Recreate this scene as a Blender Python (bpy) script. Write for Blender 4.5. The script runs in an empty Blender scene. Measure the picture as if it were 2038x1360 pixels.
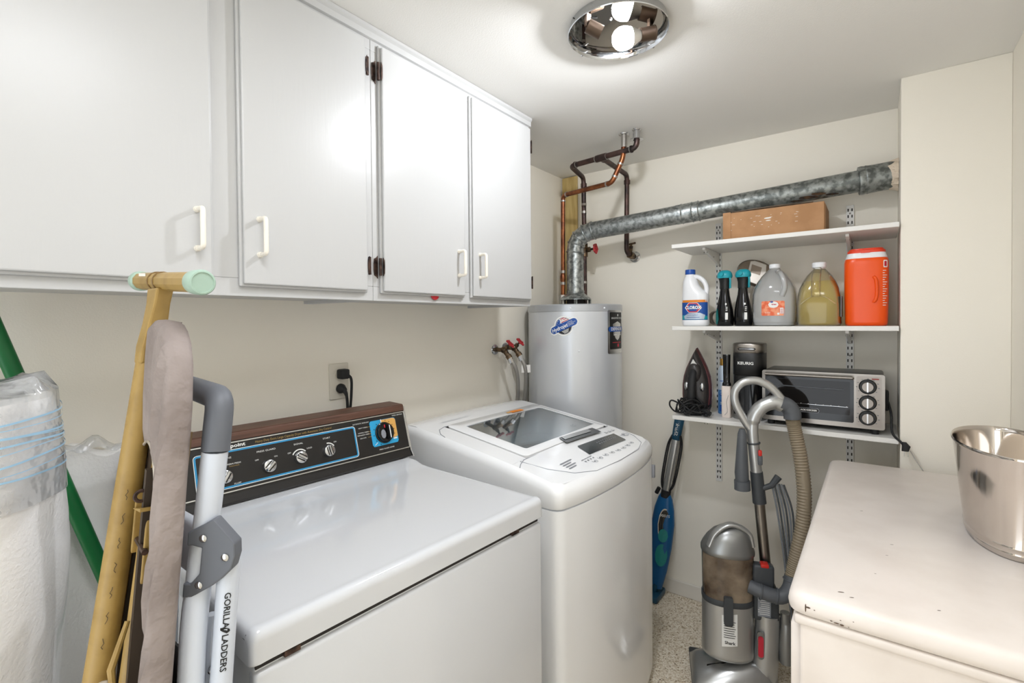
import bpy, bmesh, math, random
from mathutils import Vector, Matrix
R = math.radians; PI = math.pi
random.seed(7)
S = bpy.context.scene
C = S.collection

# ------------------------------------------------------------ camera, world, exposure
def make_camera():
    f, yaw, pt, ro, cy = 972.75, R(36.67), R(.83), R(-.5), 654.86
    F = Vector((math.cos(yaw)*math.cos(pt), math.sin(yaw)*math.cos(pt), -math.sin(pt)))
    r0 = Vector((math.sin(yaw), -math.cos(yaw), 0)); u0 = r0.cross(F)
    r = r0*math.cos(ro) + u0*math.sin(ro); u = u0*math.cos(ro) - r0*math.sin(ro)
    d = bpy.data.cameras.new('camera'); o = bpy.data.objects.new('camera', d); C.objects.link(o)
    m = Matrix((r, u, -F)).transposed().to_4x4(); m.translation = (0, 0, 1.42)
    o.matrix_world = m
    d.sensor_width = 36; d.sensor_fit = 'HORIZONTAL'; d.lens = f/2038*36
    d.shift_y = (cy-680)/2038
    d.clip_start = .02; d.clip_end = 50
    S.camera = o
make_camera()
W = bpy.data.worlds.new('world'); S.world = W; W.use_nodes = True
W.node_tree.nodes['Background'].inputs[0].default_value = (.90, .95, 1, 1)   # daylight from the space beyond the doorway
W.node_tree.nodes['Background'].inputs[1].default_value = 1.6
S.view_settings.view_transform = 'Standard'; S.view_settings.look = 'None'
S.view_settings.gamma = 1; S.view_settings.use_curve_mapping = False
S.view_settings.exposure = 0.88
BULB = 350.0
FILL = 9.0  # strength of the added fill panel over the camera
S.cycles.sample_clamp_indirect = 6
S.cycles.caustics_reflective = False

# ------------------------------------------------------------ materials
def lin(h):
    h = h.lstrip('#'); c = [int(h[i:i+2], 16)/255 for i in (0, 2, 4)]
    return tuple(x/12.92 if x <= .04045 else ((x+.055)/1.055)**2.4 for x in c) + (1,)
MATS = {}
def mat(name, col, rough=.5, metal=0, bump=None, var=None, coat=0, trans=0, ior=1.45, emit=0, stretch=None, spec=.5, alpha=1):
    if name in MATS: return MATS[name]
    m = bpy.data.materials.new(name); m.use_nodes = True; MATS[name] = m
    n = m.node_tree.nodes; l = m.node_tree.links; b = n['Principled BSDF']
    b.inputs['Base Color'].default_value = lin(col); b.inputs['Roughness'].default_value = rough
    b.inputs['Metallic'].default_value = metal; b.inputs['IOR'].default_value = ior
    b.inputs['Specular IOR Level'].default_value = spec
    b.inputs['Transmission Weight'].default_value = trans; b.inputs['Alpha'].default_value = alpha
    if coat: b.inputs['Coat Weight'].default_value = coat; b.inputs['Coat Roughness'].default_value = .06
    if emit: b.inputs['Emission Color'].default_value = lin(col); b.inputs['Emission Strength'].default_value = emit
    if bump or var:
        tc = n.new('ShaderNodeTexCoord'); mp = n.new('ShaderNodeMapping'); l.new(tc.outputs['Object'], mp.inputs[0])
        if stretch: mp.inputs['Scale'].default_value = stretch
    if bump:
        t = n.new('ShaderNodeTexNoise'); t.inputs['Scale'].default_value = bump[0]; t.inputs['Detail'].default_value = 3
        l.new(mp.outputs[0], t.inputs['Vector'])
        bp = n.new('ShaderNodeBump'); bp.inputs['Strength'].default_value = bump[1]; bp.inputs['Distance'].default_value = bump[2] if len(bump) > 2 else .002
        l.new(t.outputs[0], bp.inputs['Height']); l.new(bp.outputs[0], b.inputs['Normal'])
    if var:   # (scale, colour2, lo, hi)
        t = n.new('ShaderNodeTexNoise'); t.inputs['Scale'].default_value = var[0]; t.inputs['Detail'].default_value = 5
        l.new(mp.outputs[0], t.inputs['Vector'])
        cr = n.new('ShaderNodeValToRGB'); cr.color_ramp.elements[0].position = var[2]; cr.color_ramp.elements[1].position = var[3]
        cr.color_ramp.elements[0].color = lin(col); cr.color_ramp.elements[1].color = lin(var[1])
        l.new(t.outputs[0], cr.inputs[0]); l.new(cr.outputs[0], b.inputs['Base Color'])
    return m
def M(n): return MATS[n]
mat('wall', '#f5efe2', .75, bump=(260, .25, .001))
mat('ceiling', '#f0eee9', .85, bump=(220, .35, .0015))
mat('trim_white', '#e9e7e2', .4)
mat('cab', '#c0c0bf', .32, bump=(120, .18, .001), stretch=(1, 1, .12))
mat('cab_in', '#d8cfbd', .7)
mat('handle', '#efe8da', .3)
mat('bronze', '#5d4a42', .42, .75, var=(60, '#2c2524', .4, .65))
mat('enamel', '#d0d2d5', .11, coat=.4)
mat('enamel_wash', '#eff0f1', .13, coat=.3)
mat('gap', '#2b2725', .8)
mat('black_panel', '#1b1918', .32)
mat('black', '#151515', .4)
mat('black_gloss', '#0d0d0e', .12)
mat('rubber', '#1c1c1d', .65)
mat('wood', '#604031', .45, var=(9, '#40291e', .35, .7), stretch=(1, 14, 14))
mat('chrome', '#c9cbcd', .08, 1)
mat('chrome_soft', '#c9cacb', .22, 1)
mat('steel', '#8f8982', .30, 1, bump=(60, .06, .0005), stretch=(40, 1, 1))
mat('silver', '#b9bab9', .28, .75)
mat('silver_dk', '#8f908f', .3, .75)
mat('grey_plastic', '#55585c', .45)
mat('grey_dark', '#3d4043', .45)
mat('white_print', '#eeeeea', .5)
mat('gold_print', '#a98a4c', .5)
mat('blue_print', '#2f8fc0', .5)
mat('cyan_print', '#2a9fd0', .5)
mat('tan_print', '#d9a558', .5)
mat('black_print', '#121212', .5)
mat('grey_print', '#8d9096', .5)
mat('red_print', '#c3283a', .5)
mat('navy_print', '#1e4f9c', .5)
mat('orange_print', '#e58a2c', .5)
mat('glass', '#ffffff', .02, trans=1, ior=1.45)
mat('tank', '#d3d6da', .26, .3, bump=(20, .04, .001))
mat('tank_top', '#b9bcc0', .3, .4)
mat('galv', '#a0a3a1', .40, .75, var=(60, '#757977', .42, .6), bump=(45, .12, .001))
mat('galv_lt', '#b4b8b7', .34, .85, var=(60, '#777c7b', .4, .62))
mat('rust', '#5e4630', .8, var=(70, '#2a211b', .4, .6))
mat('galv_old', '#9a9e9b', .42, .7, var=(48, '#656967', .42, .6), bump=(60, .3, .002))
mat('copper', '#99603f', .34, .9, var=(25, '#6d4331', .4, .65))
mat('pipe_dark', '#5a4641', .42, .7, var=(18, '#383231', .4, .65))
mat('solder', '#a8a39c', .35, .8)
mat('brass_dk', '#6f5b45', .4, .8, var=(60, '#3b332c', .45, .6))
mat('red_wheel', '#b02a30', .4)
mat('hose_braid', '#9b9893', .38, .7, bump=(500, .6, .001))
mat('hose_grey', '#6f7276', .5)
mat('tanboard', '#cdb478', .6, var=(6, '#b99d60', .4, .65), stretch=(8, 8, 1))
mat('plaster', '#ddcdb8', .9, bump=(70, .8, .01))
mat('iron_tan', '#a18449', .42, var=(30, '#90743d', .45, .7))
mat('iron_tan_dk', '#775e38', .5)
mat('cap_green', '#9db5a6', .45)
mat('cloth', '#948984', .9, bump=(38, .55, .012), var=(9, '#837873', .4, .65))
mat('board_dark', '#3a2f25', .6)
mat('ladder_white', '#ccd2dc', .3)
mat('ladder_grey', '#5d6066', .5)
mat('green', '#0f6b36', .4)
mat('wrap', '#efedea', .32, bump=(160, .35, .004), coat=.4)
mat('wrap_blue', '#a3cbe4', .3)
mat('cardboard', '#b98d65', .8, var=(14, '#aa7f58', .4, .65))
mat('cardboard_dk', '#9a7350', .85)
mat('paper', '#ebe8e2', .7)
mat('plast_white', '#f0f1f3', .28)
mat('blue_cap', '#1d4fa3', .35)
mat('teal', '#1f9aa8', .35)
mat('teal_dk', '#136a66', .4)
mat('orange_pl', '#f05408', .3)
mat('red_lid', '#e8421f', .35)
mat('taupe', '#8b7c6c', .35, .3)
mat('beige_pl', '#cbc3b8', .3, .3)
mat('iron_body', '#34302f', .35)
mat('iron_red', '#5c2f30', .3)
mat('canblue', '#4a7fb8', .35, .3)
mat('can_light', '#b9c6d4', .35, .3)
mat('gold', '#b98d43', .3, .8)
mat('pinkwhite', '#e5d9d0', .4)
mat('oven_glass', '#1c1a19', .05, spec=.35)
mat('oven_panel', '#8d867f', .35, .9)
mat('plate_paint', '#dcd6c8', .5)
mat('oven_dark', '#3a3a3b', .3, .5)
mat('amber', '#8a2f22', .3)
mat('mop_blue', '#14588c', .3)
mat('mop_navy', '#1b4a63', .35)
mat('mop_teal', '#17807f', .3)
mat('vac_hose', '#8d806b', .5)
mat('vac_clear', '#8f7f6b', .12, coat=.6, var=(7, '#4a3a2c', .42, .62))
mat('red_pl', '#c4281f', .35)
mat('dresser', '#eae1d9', .34, bump=(30, .05, .001), var=(9, '#e1d7ce', .4, .7))
mat('worn', '#5a4636', .8)
mat('floor_pvc', '#c9bfae', .45)
mat('base_white', '#e5e0d6', .5)
mat('bulb', '#f4f8ff', .3, emit=BULB)
mat('fill_glow', '#f5f8ff', .4, emit=FILL)  # glow of the added, out-of-view fill panel
mat('bulb_base', '#e4e0d8', .4)
mat('socket', '#57473a', .45, .6)
mat('mirror', '#a39d96', .015, 1)
mat('lamp_rim', '#c4c6c8', .05, 1)
mat('fdisp', '#33393c', .15, coat=.4)
mat('tub', '#c4c8ca', .35, .3)
mat('tub_dark', '#4b5357', .4)

# thin clear plastics and glass: straight-through transparency under a fresnel gloss, with a little milky body
def clear(name, tint, body, bodycol, rough=.06, bump=None, gloss=1.0):
    m = bpy.data.materials.new(name); m.use_nodes = True; MATS[name] = m
    n = m.node_tree.nodes; l = m.node_tree.links; n.remove(n['Principled BSDF'])
    tr = n.new('ShaderNodeBsdfTransparent'); tr.inputs[0].default_value = lin(tint)
    b = n.new('ShaderNodeBsdfDiffuse'); b.inputs[0].default_value = lin(bodycol)
    t2 = n.new('ShaderNodeBsdfTranslucent'); t2.inputs[0].default_value = lin(bodycol)
    mb = n.new('ShaderNodeMixShader'); mb.inputs[0].default_value = .5; l.new(b.outputs[0], mb.inputs[1]); l.new(t2.outputs[0], mb.inputs[2])
    m1 = n.new('ShaderNodeMixShader'); m1.inputs[0].default_value = body; l.new(tr.outputs[0], m1.inputs[1]); l.new(mb.outputs[0], m1.inputs[2])
    g = n.new('ShaderNodeBsdfGlossy'); g.inputs['Roughness'].default_value = rough
    fr = n.new('ShaderNodeLayerWeight'); fr.inputs[0].default_value = .5
    pw = n.new('ShaderNodeMath'); pw.operation = 'POWER'; pw.inputs[1].default_value = 1.6; l.new(fr.outputs['Facing'], pw.inputs[0])
    ad = n.new('ShaderNodeMath'); ad.operation = 'MULTIPLY_ADD'; ad.inputs[1].default_value = 1.6; ad.inputs[2].default_value = .04; l.new(pw.outputs[0], ad.inputs[0])
    mu = n.new('ShaderNodeMath'); mu.operation = 'MULTIPLY'; mu.inputs[1].default_value = gloss; l.new(ad.outputs[0], mu.inputs[0])
    m2 = n.new('ShaderNodeMixShader'); l.new(mu.outputs[0], m2.inputs[0]); l.new(m1.outputs[0], m2.inputs[1]); l.new(g.outputs[0], m2.inputs[2])
    if bump:
        tc = n.new('ShaderNodeTexCoord'); t = n.new('ShaderNodeTexNoise'); t.inputs['Scale'].default_value = bump[0]; l.new(tc.outputs['Object'], t.inputs['Vector'])
        bp = n.new('ShaderNodeBump'); bp.inputs['Strength'].default_value = bump[1]; bp.inputs['Distance'].default_value = bump[2]
        l.new(t.outputs[0], bp.inputs['Height']); l.new(bp.outputs[0], g.inputs['Normal']); l.new(bp.outputs[0], fr.inputs['Normal']); l.new(bp.outputs[0], b.inputs['Normal'])
    l.new(m2.outputs[0], n['Material Output'].inputs[0])
clear('clear_pl', '#ffffff', .55, '#f6f8f8', .10, gloss=.8)
clear('juice', '#fff4c4', .5, '#f8eaa6', .08, gloss=.5)
clear('juice_pl', '#fffbe6', .08, '#f2ecc8', .08, gloss=.8)
clear('lid_tint', '#e6edf0', .0, '#ffffff', .02, gloss=.55)
clear('wrap_film', '#ffffff', .28, '#f4f7fa', .14, (28, .8, .012), .5)

# floor: speckled terrazzo look
def floor_mat():
    m = bpy.data.materials.new('floor_speckle'); m.use_nodes = True; MATS['floor'] = m
    n = m.node_tree.nodes; l = m.node_tree.links; b = n['Principled BSDF']; b.inputs['Roughness'].default_value = .42
    tc = n.new('ShaderNodeTexCoord')
    v = n.new('ShaderNodeTexVoronoi'); v.inputs['Scale'].default_value = 170; l.new(tc.outputs['Object'], v.inputs['Vector'])
    cr = n.new('ShaderNodeValToRGB'); cr.color_ramp.interpolation = 'CONSTANT'
    for i, (p, c) in enumerate(((0, '#e6dac5'), (.3, '#d6c7ae'), (.5, '#f2e9d8'), (.72, '#b09d7e'), (.8, '#dfd1b9'), (.93, '#806f59'))):
        e = cr.color_ramp.elements[i] if i < 2 else cr.color_ramp.elements.new(p)
        e.position = p; e.color = lin(c)
    l.new(v.outputs['Color'], cr.inputs[0]); l.new(cr.outputs[0], b.inputs['Base Color'])
floor_mat()

# ------------------------------------------------------------ mesh helpers
class MB:
    def __init__(s, M=None): s.v = []; s.f = []; s.M = M or Matrix()
    def add(s, vs, fs):
        o = len(s.v); s.v += [s.M @ Vector(p) for p in vs]; s.f += [[i+o for i in f] for f in fs]; return s
    def box(s, x0, x1, y0, y1, z0, z1):
        return s.add([(x, y, z) for x in (x0, x1) for y in (y0, y1) for z in (z0, z1)],
                     [(0, 1, 3, 2), (4, 6, 7, 5), (0, 4, 5, 1), (2, 3, 7, 6), (0, 2, 6, 4), (1, 5, 7, 3)])
    def rbox(s, x0, x1, y0, y1, z0, z1, r=.005, seg=2):
        bm = bmesh.new(); bmesh.ops.create_cube(bm, size=1)
        for v in bm.verts: v.co = Vector(((x0+x1)/2+v.co.x*(x1-x0), (y0+y1)/2+v.co.y*(y1-y0), (z0+z1)/2+v.co.z*(z1-z0)))
        bmesh.ops.bevel(bm, geom=bm.edges[:], offset=r, segments=seg, affect='EDGES', profile=.5)
        bm.verts.index_update(); s.add([v.co.copy() for v in bm.verts], [[v.index for v in f.verts] for f in bm.faces]); bm.free(); return s
    def loft(s, rings, cap0=True, cap1=True):
        n = len(rings[0]); vs = [p for r in rings for p in r]; fs = []
        for i in range(len(rings)-1):
            for j in range(n):
                k = (j+1) % n; fs.append((i*n+j, i*n+k, (i+1)*n+k, (i+1)*n+j))
        if cap0: fs.append(list(range(n))[::-1])
        if cap1: fs.append([(len(rings)-1)*n+j for j in range(n)])
        return s.add(vs, fs)
    def tube(s, pts, r, n=12, caps=True, flat=None):
        pts = [Vector(p) for p in pts]; rr = r if isinstance(r, (list, tuple)) else [r]*len(pts)
        T = []
        for i in range(len(pts)):
            a = pts[max(i-1, 0)]; b = pts[min(i+1, len(pts)-1)]; T.append((b-a).normalized())
        u = Vector((0, 0, 1)) if abs(T[0].z) < .9 else Vector((1, 0, 0))
        if flat is not None: u = Vector(flat[0])
        u = (u - T[0]*u.dot(T[0])).normalized(); rings = []
        for i, p in enumerate(pts):
            u = (u - T[i]*u.dot(T[i])).normalized(); w = T[i].cross(u)
            ku, kw = (flat[1], flat[2]) if flat else (1, 1)
            rings.append([p + u*(math.cos(2*PI*j/n)*rr[i]*ku) + w*(math.sin(2*PI*j/n)*rr[i]*kw) for j in range(n)])
        return s.loft(rings, caps, caps)
    def cyl(s, p0, p1, r0, r1=None, n=24, caps=True):
        return s.tube([p0, p1], [r0, r0 if r1 is None else r1], n, caps)
    def lathe(s, prof, n=32, o=(0, 0, 0), ax=(0, 0, 1), sx=1, sy=1, caps=True):
        o = Vector(o); ax = Vector(ax).normalized(); q = Vector((0, 0, 1)).rotation_difference(ax)
        return s.loft([[o + q @ Vector((r*math.cos(2*PI*j/n)*sx, r*math.sin(2*PI*j/n)*sy, z)) for j in range(n)] for r, z in prof], caps, caps)
    def ball(s, c, rx, ry=None, rz=None, n=20, m=10):
        ry = ry or rx; rz = rz or rx; c = Vector(c)
        return s.loft([[c + Vector((rx*math.cos(2*PI*j/n)*math.sin(t), ry*math.sin(2*PI*j/n)*math.sin(t), -rz*math.cos(t))) for j in range(n)]
                       for t in [PI*(i+.02)/(m+.04) for i in range(m+1)]])
    def prism(s, poly, fn, d0, d1):
        n = len(poly); return s.loft([[fn(a, b, d0) for a, b in poly], [fn(a, b, d1) for a, b in poly]])
    def ring(s, c, R0, r, ax=(0, 0, 1), n=28, m=8):
        q = Vector((0, 0, 1)).rotation_difference(Vector(ax).normalized()); c = Vector(c); vs = []; fs = []
        for i in range(n):
            for j in range(m):
                a = 2*PI*i/n; b = 2*PI*j/m
                vs.append(c + q @ Vector(((R0+r*math.cos(b))*math.cos(a), (R0+r*math.cos(b))*math.sin(a), r*math.sin(b))))
                fs.append((i*m+j, ((i+1) % n)*m+j, ((i+1) % n)*m+(j+1) % m, i*m+(j+1) % m))
        return s.add(vs, fs)
    def grid(s, fn, nu, nv):
        vs = [fn(i/nu, j/nv) for i in range(nu+1) for j in range(nv+1)]
        return s.add(vs, [(i*(nv+1)+j, (i+1)*(nv+1)+j, (i+1)*(nv+1)+j+1, i*(nv+1)+j+1) for i in range(nu) for j in range(nv)])
    def strip(s, pts, fr, w=.0):      # column-sliced convex polygon (u,v) on a mapped surface
        us = [p[0] for p in pts]; u0, u1 = min(us), max(us); k = max(10, min(40, int((u1-u0)/.004))); cols = []
        for i in range(k+1):
            u = u0+(u1-u0)*(i/k); u = min(max(u, u0+1e-6), u1-1e-6); hit = []
            for a, b in zip(pts, pts[1:]+pts[:1]):
                if (a[0]-u)*(b[0]-u) <= 0 and abs(a[0]-b[0]) > 1e-9: hit.append(a[1]+(b[1]-a[1])*(u-a[0])/(b[0]-a[0]))
            cols.append((u, min(hit), max(hit)))
        vs = []
        for u, a, b in cols: vs += [fr(u, a, w), fr(u, b, w)]
        return s.add(vs, [(2*i, 2*i+2, 2*i+3, 2*i+1) for i in range(k)])
    def text(s, t, size, u, v, fr, w=.0, align='CENTER', rot=0, sx=1, bold=0, shear=0):
        cd = bpy.data.curves.new('tmp', 'FONT'); cd.body = t; cd.size = size; cd.align_x = align; cd.align_y = 'CENTER'
        cd.offset = bold; cd.shear = shear; cd.resolution_u = 2
        o = bpy.data.objects.new('tmp', cd); me = bpy.data.meshes.new_from_object(o)
        ca, sa = math.cos(rot), math.sin(rot)
        vs = [fr(u+(p.co.x*sx*ca-p.co.y*sa), v+(p.co.x*sx*sa+p.co.y*ca), w) for p in me.vertices]
        s.add(vs, [list(p.vertices) for p in me.polygons])
        bpy.data.objects.remove(o); bpy.data.curves.remove(cd); bpy.data.meshes.remove(me); return s
    def build(s, name, material, parent=None, smooth=35, bevel=0, seg=2, recalc=True):
        me = bpy.data.meshes.new(name); inv = LOCAL.get(parent, None)
        vs = [inv @ p for p in s.v] if inv else s.v
        me.from_pydata([tuple(v) for v in vs], [], s.f)
        if bevel or recalc:
            bm = bmesh.new(); bm.from_mesh(me)
            if recalc: bmesh.ops.recalc_face_normals(bm, faces=bm.faces)
            if bevel:
                es = [e for e in bm.edges if len(e.link_faces) == 2 and e.calc_face_angle(0) > .5]
                bmesh.ops.bevel(bm, geom=es, offset=bevel, segments=seg, affect='EDGES', profile=.5, clamp_overlap=True)
            bm.to_mesh(me); bm.free()
        if smooth:
            for p in me.polygons: p.use_smooth = True
            me.set_sharp_from_angle(angle=R(smooth))
        me.materials.append(M(material) if isinstance(material, str) else material)
        o = bpy.data.objects.new(name, me); C.objects.link(o)
        if name in TINY: o['kind'] = 'stuff'
        if parent is not None:
            o.parent = parent
            if parent in LOCAL: LOCAL[o] = LOCAL[parent]
        return o
# print and specks too small to pick apart singly stay joined in one part
TINY = {'lettering', 'gold_lettering', 'dial_pointer', 'dial_numerals', 'dial_marks', 'panel_print', 'display_segments', 'label_print', 'label_lettering', 'label_white', 'label_lines', 'sticker_lettering',
        'badge_lettering', 'badge_red', 'sticker_stripes', 'tape_residue', 'rating_lines', 'paint_chip', 'scuff', 'pen_marks', 'slot', 'bracket_hole', 'screw', 'solder_ring', 'grip_groove', 'rack', 'prong', 'rear_print', 'panel_line', 'collar', 'cord_loop'}
LOCAL = {}     # world-built parts: inverse of the thing's placement
def thing(name, label, cat, loc=(0, 0, 0), rz=0, group=None, world=True):
    o = bpy.data.objects.new(name, None); C.objects.link(o); o.empty_display_size = .05
    o.location = loc; o.rotation_euler = (0, 0, rz); o['label'] = label; o['category'] = cat
    if group: o['group'] = group
    if world: LOCAL[o] = (Matrix.Translation(loc) @ Matrix.Rotation(rz, 4, 'Z')).inverted()
    return o
def tag(o, label, cat, group=None):
    o['label'] = label; o['category'] = cat
    if group: o['group'] = group
    return o
def rooted(o, loc):     # moves a single-mesh thing's origin to its base
    o.data.transform(Matrix.Translation(-Vector(loc))); o.location = loc; return o
def struct(o): o['kind'] = 'structure'; return o
def fillet(pts, r, k=6):
    P = [Vector(p) for p in pts]; out = [P[0]]
    for i in range(1, len(P)-1):
        a = (P[i-1]-P[i]); b = (P[i+1]-P[i]); d = min(r if not isinstance(r, (list, tuple)) else r[i-1], a.length*.49, b.length*.49)
        a = P[i]+a.normalized()*d; b = P[i]+b.normalized()*d
        for j in range(k+1):
            t = j/k; out.append(a*(1-t)**2+P[i]*2*t*(1-t)+b*t*t)
    out.append(P[-1]); return out
def spline(pts, k=6):
    P = [Vector(p) for p in pts]; P = [P[0]*2-P[1]]+P+[P[-1]*2-P[-2]]; out = []
    for i in range(1, len(P)-2):
        for j in range(k):
            t = j/k; a, b, c, d = P[i-1:i+3]
            out.append(.5*((2*b)+(c-a)*t+(2*a-5*b+4*c-d)*t*t+(3*b-a-3*c+d)*t**3))
    out.append(P[-2]); return out
def rrect(x0, x1, y0, y1, r, k=5):
    out = []
    for cx, cy, a0 in ((x1-r, y1-r, 0), (x0+r, y1-r, 90), (x0+r, y0+r, 180), (x1-r, y0+r, 270)):
        for j in range(k+1): a = R(a0+90*j/k); out.append((cx+r*math.cos(a), cy+r*math.sin(a)))
    return out
def ell(cx, cy, a, b, n=28, rot=0):
    return [(cx+a*math.cos(2*PI*i/n)*math.cos(rot)-b*math.sin(2*PI*i/n)*math.sin(rot), cy+a*math.cos(2*PI*i/n)*math.sin(rot)+b*math.sin(2*PI*i/n)*math.cos(rot)) for i in range(n)]
def sup(cx, cy, z, a, b, e=2, n=32):      # superellipse ring
    out = []
    for i in range(n):
        t = 2*PI*i/n; c, s_ = math.cos(t), math.sin(t)
        out.append((cx+a*math.copysign(abs(c)**(2/e), c), cy+b*math.copysign(abs(s_)**(2/e), s_), z))
    return out
def plane(o, ux, uy):
    o, ux, uy = Vector(o), Vector(ux), Vector(uy); n = ux.cross(uy).normalized()
    return lambda u, v, w=0: o+ux*u+uy*v+n*w
def around(cx, cy, r, a0, z0):     # u runs to the viewer's right on an upright cylinder
    return lambda u, v, w=0: Vector((cx+(r+w)*math.cos(a0+u/r), cy+(r+w)*math.sin(a0+u/r), z0+v))
CEIL, YA, XB, XC, YC, YR, XR = 2.268, 1.50, 2.525, 2.219, -.07, -.35, -1.25
# ------------------------------------------------------------ room shell
def slab(name, m, *b, bevel=0): return struct(MB().box(*b).build(name, m, smooth=0, bevel=bevel))
slab('floor', 'floor', XR-.1, XB+.1, YR-.1, YA+.1, -.1, 0)
slab('ceiling', 'ceiling', XR-.1, XB+.1, YR-.1, YA+.1, CEIL, CEIL+.1)
slab('wall_left', 'wall', XR-.1, XB+.1, YA, YA+.1, 0, CEIL)
slab('wall_back', 'wall', XB, XB+.1, YC, YA, 0, CEIL)
slab('wall_alcove', 'wall', XC, XB+.1, YR, YC, 0, CEIL, bevel=.002)
slab('wall_right', 'wall', XR-.1, XB+.1, YR-.1, YR, 0, CEIL)
rw = MB(); rw.box(XR-.1, XR, YR, -.15, 0, CEIL); rw.box(XR-.1, XR, 1.25, YA, 0, CEIL); rw.box(XR-.1, XR, -.15, 1.25, 2.06, CEIL)
struct(rw.build('wall_rear', 'wall', smooth=0))
dc = MB()
dc.box(XR-.005, XR+.014, -.22, -.15, 0, 2.13); dc.box(XR-.005, XR+.014, 1.25, 1.32, 0, 2.13); dc.box(XR-.005, XR+.014, -.15, 1.25, 2.06, 2.13)
struct(dc.build('trim_1', 'trim_white', smooth=0, bevel=.003))
def base(name, *b):
    struct(MB().box(*b).build(name, 'base_white', smooth=0, bevel=.004))
base('baseboard_back', XB-.012, XB, YC, YA-.012, 0, .075)
base('baseboard_left', XR, XB, YA-.012, YA, 0, .075)
base('baseboard_alcove', XC-.012, XC, YR+.012, YC, 0, .075)
base('baseboard_right', XR, XC, YR, YR+.012, 0, .075)
# unpainted tan board strip filling the pipe chase beside the corner
struct(MB().box(XB-.014, XB-.001, 1.392, 1.490, .9, CEIL-.004).build('trim_2', 'tanboard', smooth=0, bevel=.002))

# ------------------------------------------------------------ wall cabinets
FY = 1.163; DB = 1.506; DT = 2.222       # face frame front, door bottom/top
def cabinet(label, x0, x1, doors, stiles):
    t = thing('wall_cabinet', label, 'cabinet', (x0, YA, 1.484), group='white wall cabinets')
    b = MB()
    b.box(x0, x0+.016, FY+.018, YA, 1.484, CEIL-.001); b.box(x1-.016, x1, FY+.018, YA, 1.484, CEIL-.001)
    b.box(x0+.016, x1-.016, FY+.018, YA, 1.494, 1.51); b.box(x0+.016, x1-.016, YA-.008, YA, 1.51, CEIL-.001)
    b.box(x0+.016, x1-.016, FY+.03, YA-.008, 1.86, 1.876)
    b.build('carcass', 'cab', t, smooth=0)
    f = MB()
    f.box(x0, x1, FY, FY+.018, 1.484, 1.525); f.box(x0, x1, FY, FY+.018, DT-.02, CEIL-.001)
    for a, c in stiles: f.box(a, c, FY, FY+.018, 1.525, DT-.02)
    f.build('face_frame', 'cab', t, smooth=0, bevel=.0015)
    for (a, c, hs, hx) in doors:
        d = MB()
        # slab door with a rounded lip: a thin rebate behind a proud face
        d.box(a, c, FY-.010, FY-.0005, DB, DT); d.box(a+.006, c-.006, FY-.019, FY-.010, DB+.006, DT-.006)
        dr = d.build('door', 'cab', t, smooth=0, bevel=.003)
        h = MB(); z0, z1 = 1.58, 1.662; y = FY-.019
        h.tube(fillet([(hx, y+.003, z0), (hx, y-.030, z0), (hx, y-.030, z1), (hx, y+.003, z1)], .008), .0052, 10)
        for z in (z0, z1): h.cyl((hx, y+.001, z), (hx, y-.008, z), .0072, .006, 12)
        h.build('handle', 'handle', dr)
        for z in (2.144, 1.582):
            g = MB(); s = 1 if hs > 0 else -1; e = c if hs > 0 else a
            g.cyl((e+s*.004, FY-.014, z-.025), (e+s*.004, FY-.014, z+.025), .0045, n=10)
            pts = [(0, -.033), (.004, -.028), (.012, -.024), (.014, -.008), (.014, .008), (.012, .024), (.004, .028), (0, .033)]
            if hs == -1:
                g.prism([(e+s*(.005+p), z+q) for p, q in pts], lambda u, v, w: (u, w, v), FY-.003, FY+.0005)
                for q in (-.02, .02): g.ball((e+s*.012, FY-.003, z+q), .003, .002, .003, 8, 4)
            g.prism([(e-s*(.001+p*.35), z+q*.8) for p, q in pts], lambda u, v, w: (u, w, v), FY-.0215, FY-.018)
            g.build('hinge', 'bronze', dr)
    return t
cabinet('white two-door wall cabinet, the one nearer the camera above the ironing board', -.02, .8925,
        [(.04, .4675, -1, .432), (.521, .868, 1, .562)], [(-.02, .055), (.455, .535), (.855, .8925)])
cabinet('white two-door wall cabinet, the one nearer the water heater above the washer', .8935, 1.692,
        [(.914, 1.275, -1, 1.236), (1.308, 1.682, 1.0001, 1.347)], [(.8935, .925), (1.26, 1.322), (1.672, 1.692)])
cr = MB()
for (a, c) in ((-.02, 1.698),):
    cr.prism([(0, 0), (-.006, .003), (-.006, .020), (-.012, .027), (-.012, .036), (.0, .036)], lambda u, v, w: (w, FY-.0005+u, 2.231+v), a, c)
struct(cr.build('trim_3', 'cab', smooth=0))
rd = MB(); rd.lathe([(.004, -.002), (.0175, -.002), (.019, 0), (.0175, .003), (.004, .005)], 20, (1.135, FY-.004, 1.512), (0, -1, 0))
rooted(tag(rd.build('round_tag', 'red_wheel'), 'small red disc peeking out under the third cabinet door', 'tag'), (1.135, FY, 1.512))

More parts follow.
